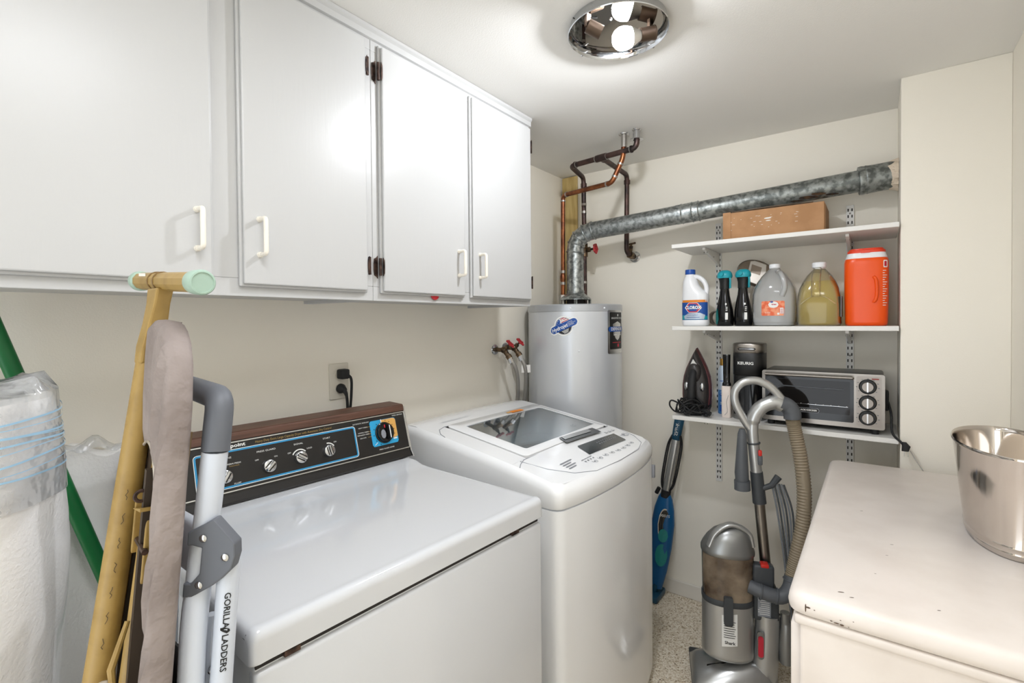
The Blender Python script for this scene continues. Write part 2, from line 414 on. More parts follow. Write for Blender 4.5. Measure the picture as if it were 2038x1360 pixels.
# ------------------------------------------------------------ ceiling lamp
def lamp():
    cx, cy, zr, r = 1.316, .594, 2.241, .137
    t = thing('ceiling_lamp', 'round chrome ceiling lamp with an open pan and one glowing bulb', 'lamp', (cx, cy, CEIL))
    p = MB()
    p.lathe([(r-.005, CEIL-.0005), (r-.002, zr+.012), (r, zr+.004), (r+.003, zr), (r+.0045, zr+.002), (r+.003, zr+.006), (r+.001, zr+.012), (r-.001, CEIL-.0005)], 64, (cx, cy, 0), caps=False)
    p.build('rim', 'lamp_rim', t)
    MB().lathe([(.001, CEIL-.0065), (r-.012, CEIL-.0065), (r-.0055, CEIL-.001)], 64, (cx, cy, 0), caps=False).build('reflector_plate', 'mirror', t)
    for a in (218, 70, -20):
        k = MB(); d = Vector((math.cos(R(a)), math.sin(R(a)), 0)); q = Vector((cx, cy, zr+.009))+d*(r-.001)
        k.cyl(q-d*.012, q+d*.012, .0018, n=8); k.lathe([(.001, 0), (.004, .001), (.004, .005), (.001, .006)], 12, q+d*.012, d)
        k.build('thumb_screw', 'chrome_soft', t)
    for a, rr in ((0, .02), (180, .035), (90, .05)):
        q = (cx-.01+rr*math.cos(R(a)), cy+rr*math.sin(R(a)), CEIL-.0075)
        MB().ball(q, .004, .004, .003, 10, 5).build('screw', 'chrome_soft', t)
    # bulb axis: from the socket (right side) towards the lamp's middle
    ax = Vector((-.60, .70, -.20)).normalized(); b0 = Vector((1.3115, .5755, 2.2195))
    s = MB(); s.cyl(b0-ax*.092, b0-ax*.05, .0185, n=20); s.cyl(b0-ax*.094, b0-ax*.09, .020, n=20); s.box(b0.x-ax.x*.08-.012, b0.x-ax.x*.08+.012, b0.y-ax.y*.08-.004, b0.y-ax.y*.08+.004, b0.z+.01, CEIL-.006)
    s.build('socket', 'socket', t)
    c = MB(); c.lathe([(.014, -.052), (.016, -.045), (.022, -.034), (.027, -.022)], 24, b0, ax)
    bb = c.build('bulb_collar', 'bulb_base', t)
    g = MB(); g.lathe([(.0262, -.022), (.0302, -.010), (.031, 0), (.0295, .010), (.0245, .020), (.016, .027), (.006, .0305), (.0005, .031)], 24, b0, ax)
    g.build('bulb', 'bulb', t)
    ax2 = Vector((.62, -.70, -.42)).normalized(); b1 = Vector((1.222, .640, 2.236))
    s = MB(); s.tube([b1, b1+ax2*.042], .0185, 20, caps=False); s.lathe([(.0185, .0), (.017, -.001), (.0, -.001)], 20, b1, ax2, caps=False)
    s.cyl(b1+ax2*.008, b1+ax2*.0085, .0165, n=16); s.box(b1.x-.012, b1.x+.012, b1.y-.004, b1.y+.004, b1.z-.006, CEIL-.006)
    s.build('empty_socket', 'socket', t)
    w = MB(); w.tube(spline([b1-ax2*.001, b1+Vector((-.02, .02, .014)), b1+Vector((-.012, .035, .03)), (1.24, .62, CEIL-.008)]), .0018, 8); w.build('wire', 'black', t)
lamp()
# unseen glowing panel added above the camera to brighten the room
def panel():
    cx, cy, h = .28, .25, .22
    t = thing('fill_panel', 'added fill light, an unseen flat square white panel on the ceiling above the viewer', 'lamp', (cx, cy, CEIL))
    m = MB(); o = h+.02
    for b in ((-o, o, -o, -h), (-o, o, h, o), (-o, -h, -h, h), (h, o, -h, h)): m.box(cx+b[0], cx+b[1], cy+b[2], cy+b[3], CEIL-.03, CEIL-.0005)
    m.build('frame', 'trim_white', t, smooth=0)
    MB().box(cx-h, cx+h, cy-h, cy+h, CEIL-.02, CEIL-.001).build('fill_face', 'fill_glow', t, smooth=0)
panel()
# ------------------------------------------------------------ dryer (local frame: x along width, y from front to wall)
def dryer():
    t = thing('dryer', 'white enamel dryer with wood-trimmed black control console', 'dryer', (.69, .703, 0), R(-3.2), world=False)
    w = .357; D = .655
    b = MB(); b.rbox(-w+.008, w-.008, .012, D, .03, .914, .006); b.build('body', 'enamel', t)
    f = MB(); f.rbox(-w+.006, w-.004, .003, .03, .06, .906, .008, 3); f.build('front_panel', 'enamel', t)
    k = MB(); k.box(-w+.01, w-.01, .012, D, .908, .922); k.build('seam', 'gap', t, smooth=0)
    kk = MB(); kk.box(-w+.03, w-.03, .03, D, 0.0, .03); kk.build('plinth', 'grey_dark', t, smooth=0)
    # lid: lofted profile that rises gently towards the console, with a rounded lip
    prof = [(.035, .918), (.004, .918), (0, .921), (0, .925), (0, .954), (0, .9575), (.0013, .9628), (.005, .968), (.013, .9708), (.022, .9697), (.034, .969), (.20, .969), (.43, .970), (.47, .972), (.50, .980), (.55, .983), (D, .983), (D, .918)]
    lid = MB(); xs = [(-w, .016), (-w+.001, .008), (-w+.005, .0025), (-w+.012, -.0003), (-w+.022, .0008), (-w+.03, .001), (0, .001), (w-.03, .001), (w-.022, .0008), (w-.012, -.0003), (w-.005, .0025), (w-.001, .008), (w, .016)]
    rings = []
    for x, dz in xs: rings.append([(x, y+(max(dz, 0)*.8 if y < .02 else 0), z-(dz if z > .94 else 0)) for y, z in prof])
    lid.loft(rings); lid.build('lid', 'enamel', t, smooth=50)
    for x in (-w+.05, w-.12):
        MB().box(x, x+.025, .004, .02, .909, .9175).build('lid_clip', 'bronze', t, smooth=0)
    # console
    cw = .367
    pr = [(.535, .984), (.54, .988), (.548, 1.004), (.585, 1.132), (.585, 1.137), (D, 1.139), (D, .984)]
    c = MB(); c.prism(pr, lambda a, b_, d: (d, a, b_), -cw+.004, cw-.004); con = c.build('console', 'black_panel', t, smooth=0, bevel=.002)
    for s in (-1, 1):
        e = MB(); e.prism([(.529, .984), (.533, .990), (.543, 1.003), (.581, 1.136), (.583, 1.141), (D+.003, 1.143), (D+.003, .984)], lambda a, b_, d: (d, a, b_), s*cw-.004*s, s*cw+.001*s)
        e.build('end_cap', 'chrome_soft', con, smooth=0, bevel=.001)
    wd = MB(); wd.prism([(.578, 1.1285), (.583, 1.146), (.587, 1.149), (D+.002, 1.151), (D+.002, 1.139), (.587, 1.137), (.585, 1.128)], lambda a, b_, d: (d, a, b_), -cw+.003, cw-.003)
    wd.build('wood_trim', 'wood', con, smooth=0, bevel=.001)
    # panel frame: u along width, v up the slope
    o = Vector((0, .5435, .9888)); vd = Vector((0, .037, .128)).normalized(); o = Vector((0, .548, 1.004)) - vd*.016
    P = plane(o, (1, 0, 0), vd)
    def frame(name, u0, u1, v0, v1, th, r, m, w_, parent):
        q = MB(); a = rrect(u0, u1, v0, v1, r); i = rrect(u0+th, u1-th, v0+th, v1-th, max(r-th, .0005)); n = len(a)
        vs = [P(u, v, w_) for u, v in a]+[P(u, v, w_) for u, v in i]+[P(u, v, -.001) for u, v in a]+[P(u, v, -.001) for u, v in i]
        fs = []
        for j in range(n):
            l = (j+1) % n; fs += [(j, l, n+l, n+j), (j, 2*n+j, 2*n+l, l), (n+j, n+l, 3*n+l, 3*n+j)]
        q.add(vs, fs); return q.build(name, m, parent, smooth=40)
    frame('chrome_border', -.355, .364, .022, .142, .0028, .003, 'chrome_soft', .0022, con)
    frame('blue_border', -.252, .176, .033, .122, .0042, .008, 'blue_print', .0012, con)
    frame('pale_border', -.2535, .1775, .0315, .1235, .0013, .009, 'white_print', .0014, con)
    T = MB()
    def tx(s, u, v, size, **k): T.text(s, size, u, v, P, .0012, **k)
    tx('Hotpoint', -.166, .1318, .0125, sx=1.35, bold=.0003)
    T.strip(rrect(-.222, -.21, .1295, .1335, .001), P, .0012)
    tx('SELECTIONS', -.192, .1045, .0062, sx=1.25); tx('PERM PRESS', -.166, .0885, .0052, sx=1.2); tx('FLUFF', -.163, .0395, .0052, sx=1.2)
    tx('OFF', -.226, .073, .0052); tx('COTTONS', -.226, .049, .005)
    tx('PRESS GUARD', -.086, .1045, .0062, sx=1.25); tx('OFF', -.112, .0845, .0056); tx('ON', -.064, .0845, .0056)
    tx('SIGNAL', .0, .1045, .0062, sx=1.25); tx('OFF', -.028, .0845, .0056); tx('LOUD', .029, .0875, .0056)
    tx('START', .083, .1045, .0062, sx=1.25); tx('ON', .107, .0895, .0056)
    tx('AUTOMATIC SENSI-DRY', .2, .1275, .0048, sx=1.1); tx('HEAVY FABRIC', .2045, .113, .0044, sx=1.1); tx('NORMAL FABRIC', .204, .0985, .0044, sx=1.1)
    tx('PERMANENT PRESS', .2025, .0915, .0044, sx=1.1); tx('DELICATE', .2, .082, .0044, sx=1.1)
    tx('TIMED DRYING', .336, .1335, .0052, sx=1.15); tx('PRESS GUARD ZONE', .277, .0365, .0052, sx=1.15)
    for uc, vc, a0, a1 in ((0, .067, 40, 150), (.083, .068, 30, 95)):
        aa = [R(a0+(a1-a0)*j/10) for j in range(11)]
        T.add([P(uc+math.cos(a)*.0205, vc+math.sin(a)*.0205, .0012) for a in aa]+[P(uc+math.cos(a)*.0235, vc+math.sin(a)*.0235, .0012) for a in aa], [(j, j+1, 12+j, 11+j) for j in range(10)])
    T.build('lettering', 'white_print', con, smooth=0)
    G = MB(); G.text('Heavy Duty Extra Large Capacity Dryer with Automatic Dry Control', .0088, -.004, .1312, P, .0012, shear=.15, sx=.86)
    G.text('WASH/WEAR', .004, -.166, .083, P, .0012); G.text('NO HEAT', .004, -.163, .0355, P, .0012)
    for v in (.113, .0985, .0915, .082): G.strip([(.217, v-.0005), (.232, v-.0005), (.232, v+.0005), (.217, v+.0005)], P, .0012)
    G.build('gold_lettering', 'gold_print', con, smooth=0)
    for uc, vc, a in ((-.191, .061, 55), (-.085, .063, 40), (0, .067, -35), (.083, .068, -80)):
        kb = MB(); o_ = P(uc, vc, 0); n_ = (P(0, 0, 1)-P(0, 0, 0)).normalized()
        kb.lathe([(.0175, 0), (.0175, .003), (.0165, .006), (.0155, .0115), (.014, .0125), (.0005, .0125)], 28, o_, n_)
        ko = kb.build('knob', 'chrome_soft', con)
        g = MB(); c_, s_ = math.cos(R(a)), math.sin(R(a)); K = lambda u, v, w_=0: P(uc+u*c_-v*s_, vc+u*s_+v*c_, w_)
        g.loft([[K(u, v, .0115) for u, v in ((-.015, -.003), (.015, -.003), (.015, .003), (-.015, .003))], [K(u, v, .0185) for u, v in ((-.013, -.002), (.013, -.002), (.013, .002), (-.013, .002))]])
        g.build('grip', 'chrome_soft', ko, smooth=0)
        g = MB(); [g.strip([(u0, -.006), (u0+.0, -.006), (u0+.003, -.006), (u0+.003, .006), (u0, .006)], lambda u, v, w_=0: K(v*2, u, w_), .0128) for u0 in (-.008, .005)]
        g.build('grip_groove', 'black_print', ko, smooth=0)
    # timer dial
    q = MB(); q.strip(rrect(.229, .326, .048, .128, .006), P, .0009); q.build('dial_field', 'cyan_print', con, smooth=0)
    q = MB(); q.strip([(.269, .127), (.320, .127), (.3255, .121), (.3255, .068), (.31, .064), (.28, .088)], P, .0014); q.build('dial_field_tan', 'tan_print', con, smooth=0)
    d = MB(); n_ = (P(0, 0, 1)-P(0, 0, 0)).normalized(); o_ = P(.277, .086, 0)
    d.lathe([(.0335, 0), (.033, .003), (.030, .0045), (.0295, .012), (.027, .014), (.0005, .014)], 40, o_, n_); dl = d.build('timer_dial', 'black_gloss', con)
    d = MB(); K = lambda u, v, w_=0: P(.277+u, .086+v, w_)
    d.loft([[K(u, v, .0135) for u, v in rrect(.001, .009, -.024, .024, .002)], [K(u, v, .027) for u, v in rrect(.002, .008, -.022, .022, .002)]]); d.build('dial_grip', 'black', dl, smooth=0)
    d = MB(); d.strip(rrect(.0035, .0065, -.020, .020, .001), K, .0275); d.strip(rrect(-.0015, .0015, .030, .043, .001), lambda u, v, w_=0: K(u-.006, v, w_), .0018)
    d.strip(rrect(.03, .045, -.026, -.022, .001), K, .0018); d.strip([(-.04, -.034), (-.029, -.027), (-.028, -.025), (-.04, -.032)], K, .0018)
    d.build('dial_pointer', 'white_print', dl, smooth=0)
    d = MB(); d.strip(ell(-.012, -.004, .009, .014, 18), K, .0145); d.build('dial_logo', 'grey_print', dl, smooth=0)
    d = MB(); d.strip(rrect(-.006, -.002, .014, .024, .0008), K, .0146); d.build('dial_mark', 'red_print', dl, smooth=0)
    d = MB()
    for j in range(7): a = R(100+j*28); d.strip(ell(.0385*math.cos(a), .0385*math.sin(a)-.001, .0022, .0014, 8), K, .0016)
    for j in range(6): a = R(75-j*22); d.strip(ell(.0385*math.cos(a), .0385*math.sin(a), .0016, .0016, 8), K, .0017)
    d.build('dial_numerals', 'black_print', con, smooth=0)
dryer()

# ------------------------------------------------------------ washer
def washer():
    x0, x1, yf, yb = 1.166, 1.885, .70, 1.415
    t = thing('washing_machine', 'white top-loading washer with a tinted glass lid', 'washer', ((x0+x1)/2, (yf+yb)/2, 0))
    xc = (x0+x1)/2; hw = (x1-x0)/2
    def bow(x): return -.030*(1-((x-xc)/hw)**2)         # bowed front
    def outline(off, nb=16, r=.035):
        pts = []
        a = x0+off; b = x1-off
        for j in range(6): ang = R(180+90*j/5); pts.append((a+r+r*math.cos(ang), yf+.004+off+r+r*math.sin(ang)))
        for j in range(1, nb):
            x = a+r+(b-a-2*r)*j/nb; pts.append((x, yf+.004+off+bow(x)*(1-abs((x-xc)/hw)**6)))
        for j in range(6): ang = R(270+90*j/5); pts.append((b-r+r*math.cos(ang), yf+.004+off+r+r*math.sin(ang)))
        ys = [yf+.06+(yb-.02-yf-.06)*j/14 for j in range(15)]
        pts += [(b, y) for y in ys]+[(b-.02, yb), (a+.02, yb)]+[(a, y) for y in ys[::-1]]
        return pts
    b = MB(); b.loft([[(x, y, z) for x, y in outline(o)] for z, o in ((.012, .012), (.03, .004), (.06, .0), (.882, .0))])
    b.build('body', 'enamel_wash', t, smooth=50)
    s = MB(); s.loft([[(x, y, z) for x, y in outline(.003)] for z in (.881, .8875)], False, False); s.build('seam', mat('seam_grey', '#a9acb0', .5), t)
    # cover: rings from seam up; height follows the sloping side profile
    def ztop(y):
        P_ = [(.66, .945), (.70, .952), (.76, .965), (.845, .983), (1.0, 1.009), (1.2, 1.040), (1.33, 1.056), (1.39, 1.05), (1.42, 1.035)]
        for (a, za), (c, zc) in zip(P_, P_[1:]):
            if y <= c: return za+(zc-za)*max(0, (y-a)/(c-a))
        return P_[-1][1]
    def ring(off, dz, lvl=None):
        out = []
        for x, y in outline(off):
            out.append((x, y, lvl if lvl is not None else ztop(y)-dz-.006*((x-xc)/hw)**2))
        return out
    cv = MB(); cv.loft([ring(.002, 0, .886), ring(.0, 0, .889), ring(-.001, 0, .91), ring(-.001, .026), ring(.003, .014), ring(.010, .005), ring(.020, 0)], True, False)
    # top deck: grid inside the last ring with an opening for the lid well
    edge = ring(.020, 0); n = len(edge)
    lx0, lx1, ly0, ly1 = 1.262, 1.838, .888, 1.245
    inner = []
    for (x, y, z) in edge:
        u = min(max(x, lx0), lx1); v = min(max(y, ly0), ly1)
        inner.append((u, v))
    # simple fan deck: connect edge to rectangle of lid opening
    def zsurf(x, y): return ztop(y)-.006*((x-xc)/hw)**2
    N = 20
    deck = MB()
    def quad(ax, bx, ay, by, nx, ny):
        deck.grid(lambda i, j: (ax+(bx-ax)*i, ay+(by-ay)*j, zsurf(ax+(bx-ax)*i, ay+(by-ay)*j)), nx, ny)
    ex0, ex1, ey1 = x0+.02, x1-.02, yb-.02
    quad(ex0, lx0, ly0, ly1, 2, 8); quad(lx1, ex1, ly0, ly1, 2, 8); quad(ex0, ex1, ly1, ey1, 12, 8)
    # front control area, following the bow
    def front(i, j):
        x = ex0+(ex1-ex0)*i; yfr = yf+.024+bow(x)*(1-abs((x-xc)/hw)**6)
        if i < .04 or i > .96: yfr = yf+.045
        y = yfr+(ly0-yfr)*j; return (x, y, zsurf(x, y)-.0002)
    deck.grid(front, 24, 8)
    deck.build('top_deck', 'enamel_wash', t, smooth=60)
    cv.build('cover', 'enamel_wash', t, smooth=50)
    # side crease and the lid gap lines
    # lid with glass window
    gx0, gx1, gy0, gy1 = 1.315, 1.805, .925, 1.195
    def zl(x, y): return zsurf(x, y)+.006
    ld = MB()
    o_ = rrect(lx0+.003, lx1-.003, ly0+.003, ly1-.003, .02, 4); i_ = rrect(gx0, gx1, gy0, gy1, .012, 4); k = len(o_)
    ld.add([(x, y, zl(x, y)-.014) for x, y in o_]+[(x, y, zl(x, y)-.002) for x, y in o_]+[((x-xc)*.985+xc, (y-1.067)*.985+1.067, zl(x, y)) for x, y in o_]+[(x, y, zl(x, y)) for x, y in i_]+[(x, y, zl(x, y)-.006) for x, y in i_],
           [(r*k+j, r*k+(j+1) % k, (r+1)*k+(j+1) % k, (r+1)*k+j) for r in range(4) for j in range(k)])
    lid = ld.build('lid', 'enamel_wash', t, smooth=40)
    g = MB(); g.strip(rrect(gx0, gx1, gy0, gy1, .012, 4), lambda u, v, w=0: Vector((u, v, zl(u, v)-.003+w))); g.strip(rrect(gx0, gx1, gy0, gy1, .012, 4), lambda u, v, w=0: Vector((u, v, zl(u, v)-.007+w)))
    g.build('lid_glass', 'lid_tint', lid, smooth=60)
    gl = MB(); a = rrect(gx0, gx1, gy0, gy1, .012, 4); b2 = rrect(gx0+.005, gx1-.005, gy0+.005, gy1-.005, .010, 4)
    gl.add([(x, y, zl(x, y)-.0025) for x, y in a]+[(x, y, zl(x, y)-.0025) for x, y in b2], [(j, (j+1) % k, k+(j+1) % k, k+j) for j in range(k)])
    gl.build('glass_border', 'grey_print', lid)
    q = MB(); q.strip([(1.61, 1.198), (1.69, 1.196), (1.69, 1.218), (1.61, 1.220)], lambda u, v, w=0: Vector((u, v, zl(u, v)+.0008))); q.build('orange_sticker', 'orange_print', lid, smooth=0)
    q = MB(); q.strip([(1.585, 1.203), (1.606, 1.202), (1.606, 1.216), (1.585, 1.217)], lambda u, v, w=0: Vector((u, v, zl(u, v)+.0008))); q.build('sticker_tail', 'tan_print', lid, smooth=0)
    # lid well: white liner, tub ring, dark tub
    wl = MB(); top = rrect(lx0+.004, lx1-.004, ly0+.004, ly1-.004, .02, 4); low = rrect(lx0+.03, lx1-.03, ly0+.03, ly1-.02, .06, 4)
    wl.loft([[(x, y, zsurf(x, y)-.012) for x, y in top], [(x, y, .93) for x, y in low]], False, False); wl.build('lid_well', 'enamel_wash', t)
    wx, wy = 1.56, 1.05
    tb = MB(); tb.loft([[(wx+a*math.cos(2*PI*q/48), wy+b*math.sin(2*PI*q/48), zz) for q in range(48)] for a, b, zz in ((.185, .125, .921), (.180, .12, .914), (.175, .118, .80), (.12, .08, .70))], False, True); tb.build('tub', 'tub', t, smooth=60)
    wt = MB(); hole = [(wx+.185*math.cos(2*PI*q/48), wy+.125*math.sin(2*PI*q/48)) for q in range(48)]
    def sq(x, y):
        dx, dy = x-wx, y-wy; k = min((lx1-.03-wx if dx > 0 else wx-lx0-.03)/max(abs(dx), 1e-6), (ly1-.02-wy if dy > 0 else wy-ly0-.03)/max(abs(dy), 1e-6)); return (wx+dx*k, wy+dy*k, .931)
    wt.loft([[sq(x, y) for x, y in hole], [(x, y, .921) for x, y in hole]], False, False); wt.build('tub_cover', 'enamel_wash', t, smooth=60)
    br = MB(); br.loft([[(wx+a*math.cos(2*PI*q/48), wy+b*math.sin(2*PI*q/48), zz) for q in range(48)] for a, b, zz in ((.183, .124, .913), (.15, .10, .906), (.146, .097, .88))], False, False); br.build('balance_ring', 'tub_dark', t, smooth=60)
    cp = MB(); cp.lathe([(.03, .928), (.03, .945), (.022, .955), (.001, .957)], 24, (1.40, .97, 0)); cp.build('softener_cap', 'blue_print', t)
    lb = MB(); lb.strip(rrect(1.36, 1.45, 1.1, 1.16, .003), lambda u, v, w=0: Vector((u, v, .934))); lb.build('inner_label', 'paper', t, smooth=0)
    # lid handle recess + dispenser window (grey) in front of the lid
    def Z(u, v, w=0): return Vector((u, v, zsurf(u, v)+.0012+w))
    def Zl(u, v, w=0): return Vector((u, v, zl(u, v)+w))
    q = MB(); q.strip([(1.505, .915), (1.485, .870), (1.728, .855), (1.738, .902)], Zl, .0006); q.build('handle_recess', 'fdisp', lid, smooth=0)
    q = MB(); q.strip([(1.517, .911), (1.505, .889), (1.690, .878), (1.698, .901)], Zl, .0022); q.build('handle_bar', 'chrome_soft', lid, smooth=0)
    # control panel outline (grey line) and print
    def line(m, pts, th=.0016): m.tube([Z(u, v, -.0006) for u, v in pts], th, 6)
    q = MB(); line(q, [(1.225, .885), (1.25, .80), (1.30, .735), (1.38, .700), (1.53, .69), (1.70, .695), (1.79, .72), (1.84, .77), (1.865, .86)], .0009)
    line(q, [(1.186, .858), (1.21, .872), (1.245, .885), (1.84, .886), (1.866, .90)], .0012); line(q, [(1.186, 1.17), (1.195, 1.20), (1.225, 1.235), (1.26, 1.247), (1.83, 1.247), (1.866, 1.23)], .0012)
    q.build('panel_line', 'grey_print', t)
    q = MB(); q.strip([(1.50, .838), (1.475, .775), (1.755, .765), (1.772, .826)], Z, .0003); q.build('display', 'fdisp', t, smooth=0)
    q = MB()
    for i in range(9): q.strip(rrect(1.60+i*.016, 1.609+i*.016, .80, .803, .0005), Z, .0008)
    for i in range(9): q.strip(rrect(1.60+i*.016, 1.609+i*.016, .812, .815, .0005), Z, .0008)
    q.build('display_segments', 'grey_print', t, smooth=0)
    q = MB()
    for i in range(8):
        u, v = 1.44+i*.043, .738+.004*math.sin(i); q.ring(Z(u, v), .0105, .0006, n=20, m=4); q.strip(ell(u, v, .004, .003, 10), Z, .0003)
    q.ring(Z(1.805, .80), .021, .001, n=24, m=4); q.strip(ell(1.805, .80, .006, .008, 10), Z, .0003)
    for i in range(3): q.strip(rrect(1.74+.03*i, 1.758+.03*i, .842, .846, .001), Z, .0003); q.strip(rrect(1.742+.03*i, 1.754+.03*i, .850, .853, .001), Z, .0003)
    for i in range(4): q.strip(rrect(1.405+.018*i, 1.412+.018*i, .752, .758, .001), Z, .0003); q.strip(rrect(1.40+.018*i, 1.416+.018*i, .765, .768, .001), Z, .0003)
    [q.strip(rrect(1.31, 1.31+a, .79-.011*j, .795-.011*j, .001), Z, .0003) for j, a in enumerate((.07, .05, .06, .045))]
    q.build('panel_print', 'grey_print', t, smooth=0)
    q = MB(); q.text('WaveForce  LG', .022, 1.36, 1.285, Z, .0004); q.build('rear_print', mat('pale_print', '#c3c6ca', .5), t, smooth=0)
    q = MB(); q.text('LG', .022, 1.70, .965, lambda u, v, w=0: Vector((u, v, zl(u, v)-.0015))); q.build('lid_print', 'grey_print', lid, smooth=0)
    fr = plane((x1-.004, yf+.008, .83), (1, .5, 0), (0, 0, 1))
    q = MB(); q.rbox(x1-.020, x1-.006, yf-.002, yf+.012, .80, .85, .002); q.build('badge', 'grey_print', t)
    ft = MB()
    for x in (x0+.07, x1-.07):
        for y in (yf+.06, yb-.06): ft.cyl((x, y, 0), (x, y, .02), .022, n=12)
    ft.build('feet', 'rubber', t)
washer()
# ------------------------------------------------------------ outlet, plugs, faucets
def outlet():
    t = thing('wall_outlet', 'white wall outlet plate above the dryer console', 'outlet', (1.0, YA, 1.22))
    MB().rbox(.963, 1.038, YA-.006, YA-.0003, 1.157, 1.281, .003).build('plate', 'plate_paint', t)
    for z in (1.195, 1.243):
        m = MB(); m.prism(rrect(.984, 1.017, z-.014, z+.014, .012), lambda u, v, w: (u, w, v), YA-.0085, YA-.005); r = m.build('receptacle', 'plate_paint', t)
        m = MB(); m.box(.9935, .9955, YA-.0088, YA-.008, z-.003, z+.006); m.box(1.0055, 1.0075, YA-.0088, YA-.008, z-.003, z+.006); m.build('slot', 'gap', r, smooth=0)
    y = YA-.0095
    p = thing('power_plug', 'black angled power plug in the upper outlet socket above the dryer', 'plug', (1.0, y, 1.243))
    m = MB(); m.rbox(.986, 1.02, y-.032, y, 1.228, 1.262, .006); m.build('plug_body', 'rubber', p)
    m = MB(); m.tube(spline([(1.012, y-.028, 1.243), (1.022, y-.034, 1.225), (1.024, y-.030, 1.17), (1.020, y-.026, 1.10), (1.017, y-.024, 1.00), (1.016, y-.024, .85), (1.01, y-.02, .5)]), .0045, 8); m.build('cord', 'rubber', p)
    p = thing('power_plug', 'black tapered power plug in the lower outlet socket above the dryer', 'plug', (.995, y, 1.195))
    m = MB(); m.lathe([(.016, 0), (.017, .010), (.012, .02), (.0085, .028)], 14, (.999, y, 1.196), (.1, -1, -.25)); m.build('plug_body', 'rubber', p)
    m = MB(); m.tube(spline([(1.0, y-.022, 1.192), (1.004, y-.032, 1.17), (1.009, y-.030, 1.12), (1.011, y-.028, 1.06), (1.010, y-.026, .9), (1.0, y-.02, .5)]), [.008, .008, .0075, .0070, .0065, .006]+[.005]*25, 8); m.build('cord', 'rubber', p)
outlet()

def faucet(label, x, zc, lean, hose_label, hx, hoff):
    t = thing('hose_valve', label, 'faucet', (x, YA, zc), group='red-handled laundry hose valves')
    m = MB(); m.lathe([(.026, 0), (.024, .004), (.014, .006)], 20, (x, YA-.0002, zc), (0, -1, 0)); m.build('escutcheon', 'chrome_soft', t)
    m = MB(); m.cyl((x, YA-.004, zc), (x, YA-.05, zc), .0105, n=14); m.ball((x, YA-.056, zc), .017, .017, .017, 14, 8)
    m.cyl((x, YA-.056, zc), (x+.01, YA-.078, zc-.032), .012, n=14); m.cyl((x+.008, YA-.074, zc-.026), (x+.012, YA-.083, zc-.040), .0155, n=8); m.build('valve_body', 'brass_dk', t)
    ax = Vector((lean, -.7, .7)).normalized(); b = Vector((x, YA-.056, zc))
    m = MB(); m.cyl(b, b+ax*.045, .0055, n=10); m.cyl(b+ax*.012, b+ax*.026, .011, n=6); m.build('stem', 'brass_dk', t)
    c = b+ax*.045; m = MB(); q = Vector((0, 0, 1)).rotation_difference(ax)
    m.ring(c, .019, .004, ax, 24, 8); m.cyl(c-ax*.004, c+ax*.006, .007, n=12)
    for k in range(5):
        d = q @ Vector((math.cos(k*1.2566), math.sin(k*1.2566), 0)); m.cyl(c, c+d*.019, .0032, n=6)
        m.ball(c+d*.0205, .006, .006, .006, 8, 5)
    m.build('wheel_handle', 'red_wheel', t)
    h = thing('washer_hose', hose_label, 'hose', (x+.012, YA-.083, zc-.04))
    s = Vector((x+.012, YA-.083, zc-.040))
    m = MB(); m.tube(spline([s, s+Vector((hx*.35, -.02, -.05)), s+Vector((hx*.8, -.015, -.12)), s+Vector((hx, .0, -.22)), s+Vector((hx*.7, .02, -.33)), s+Vector((0, .03, -.5)), s+Vector((-.05, .03, -.8))]), .0095, 12)
    m.build('braided_hose', 'hose_braid', h)
    m = MB(); m.cyl(s+Vector((-.001, .002, .004)), s+Vector((.004, -.006, -.022)), .0135, n=8); m.build('coupling', 'chrome_soft', h)
    return h, s
faucet('brass hose valve with red wheel handle, the left one of the pair', 1.872, 1.284, .25, 'grey braided washer hose hanging from the left hose valve', .055, 0)
h, s = faucet('brass hose valve with red wheel handle, the right one beside the water heater', 1.955, 1.290, .25, 'braided washer hose with a white paper tag', .035, 0)
m = MB(); m.prism([(-.022, -.018), (.024, -.018), (.024, .02), (-.022, .02)], lambda u, v, w: s+Vector((.018+u*.8, -.022+w-u*.6, -.065+v)), -.0005, .0005)
m.build('paper_tag', 'paper', h, smooth=0)

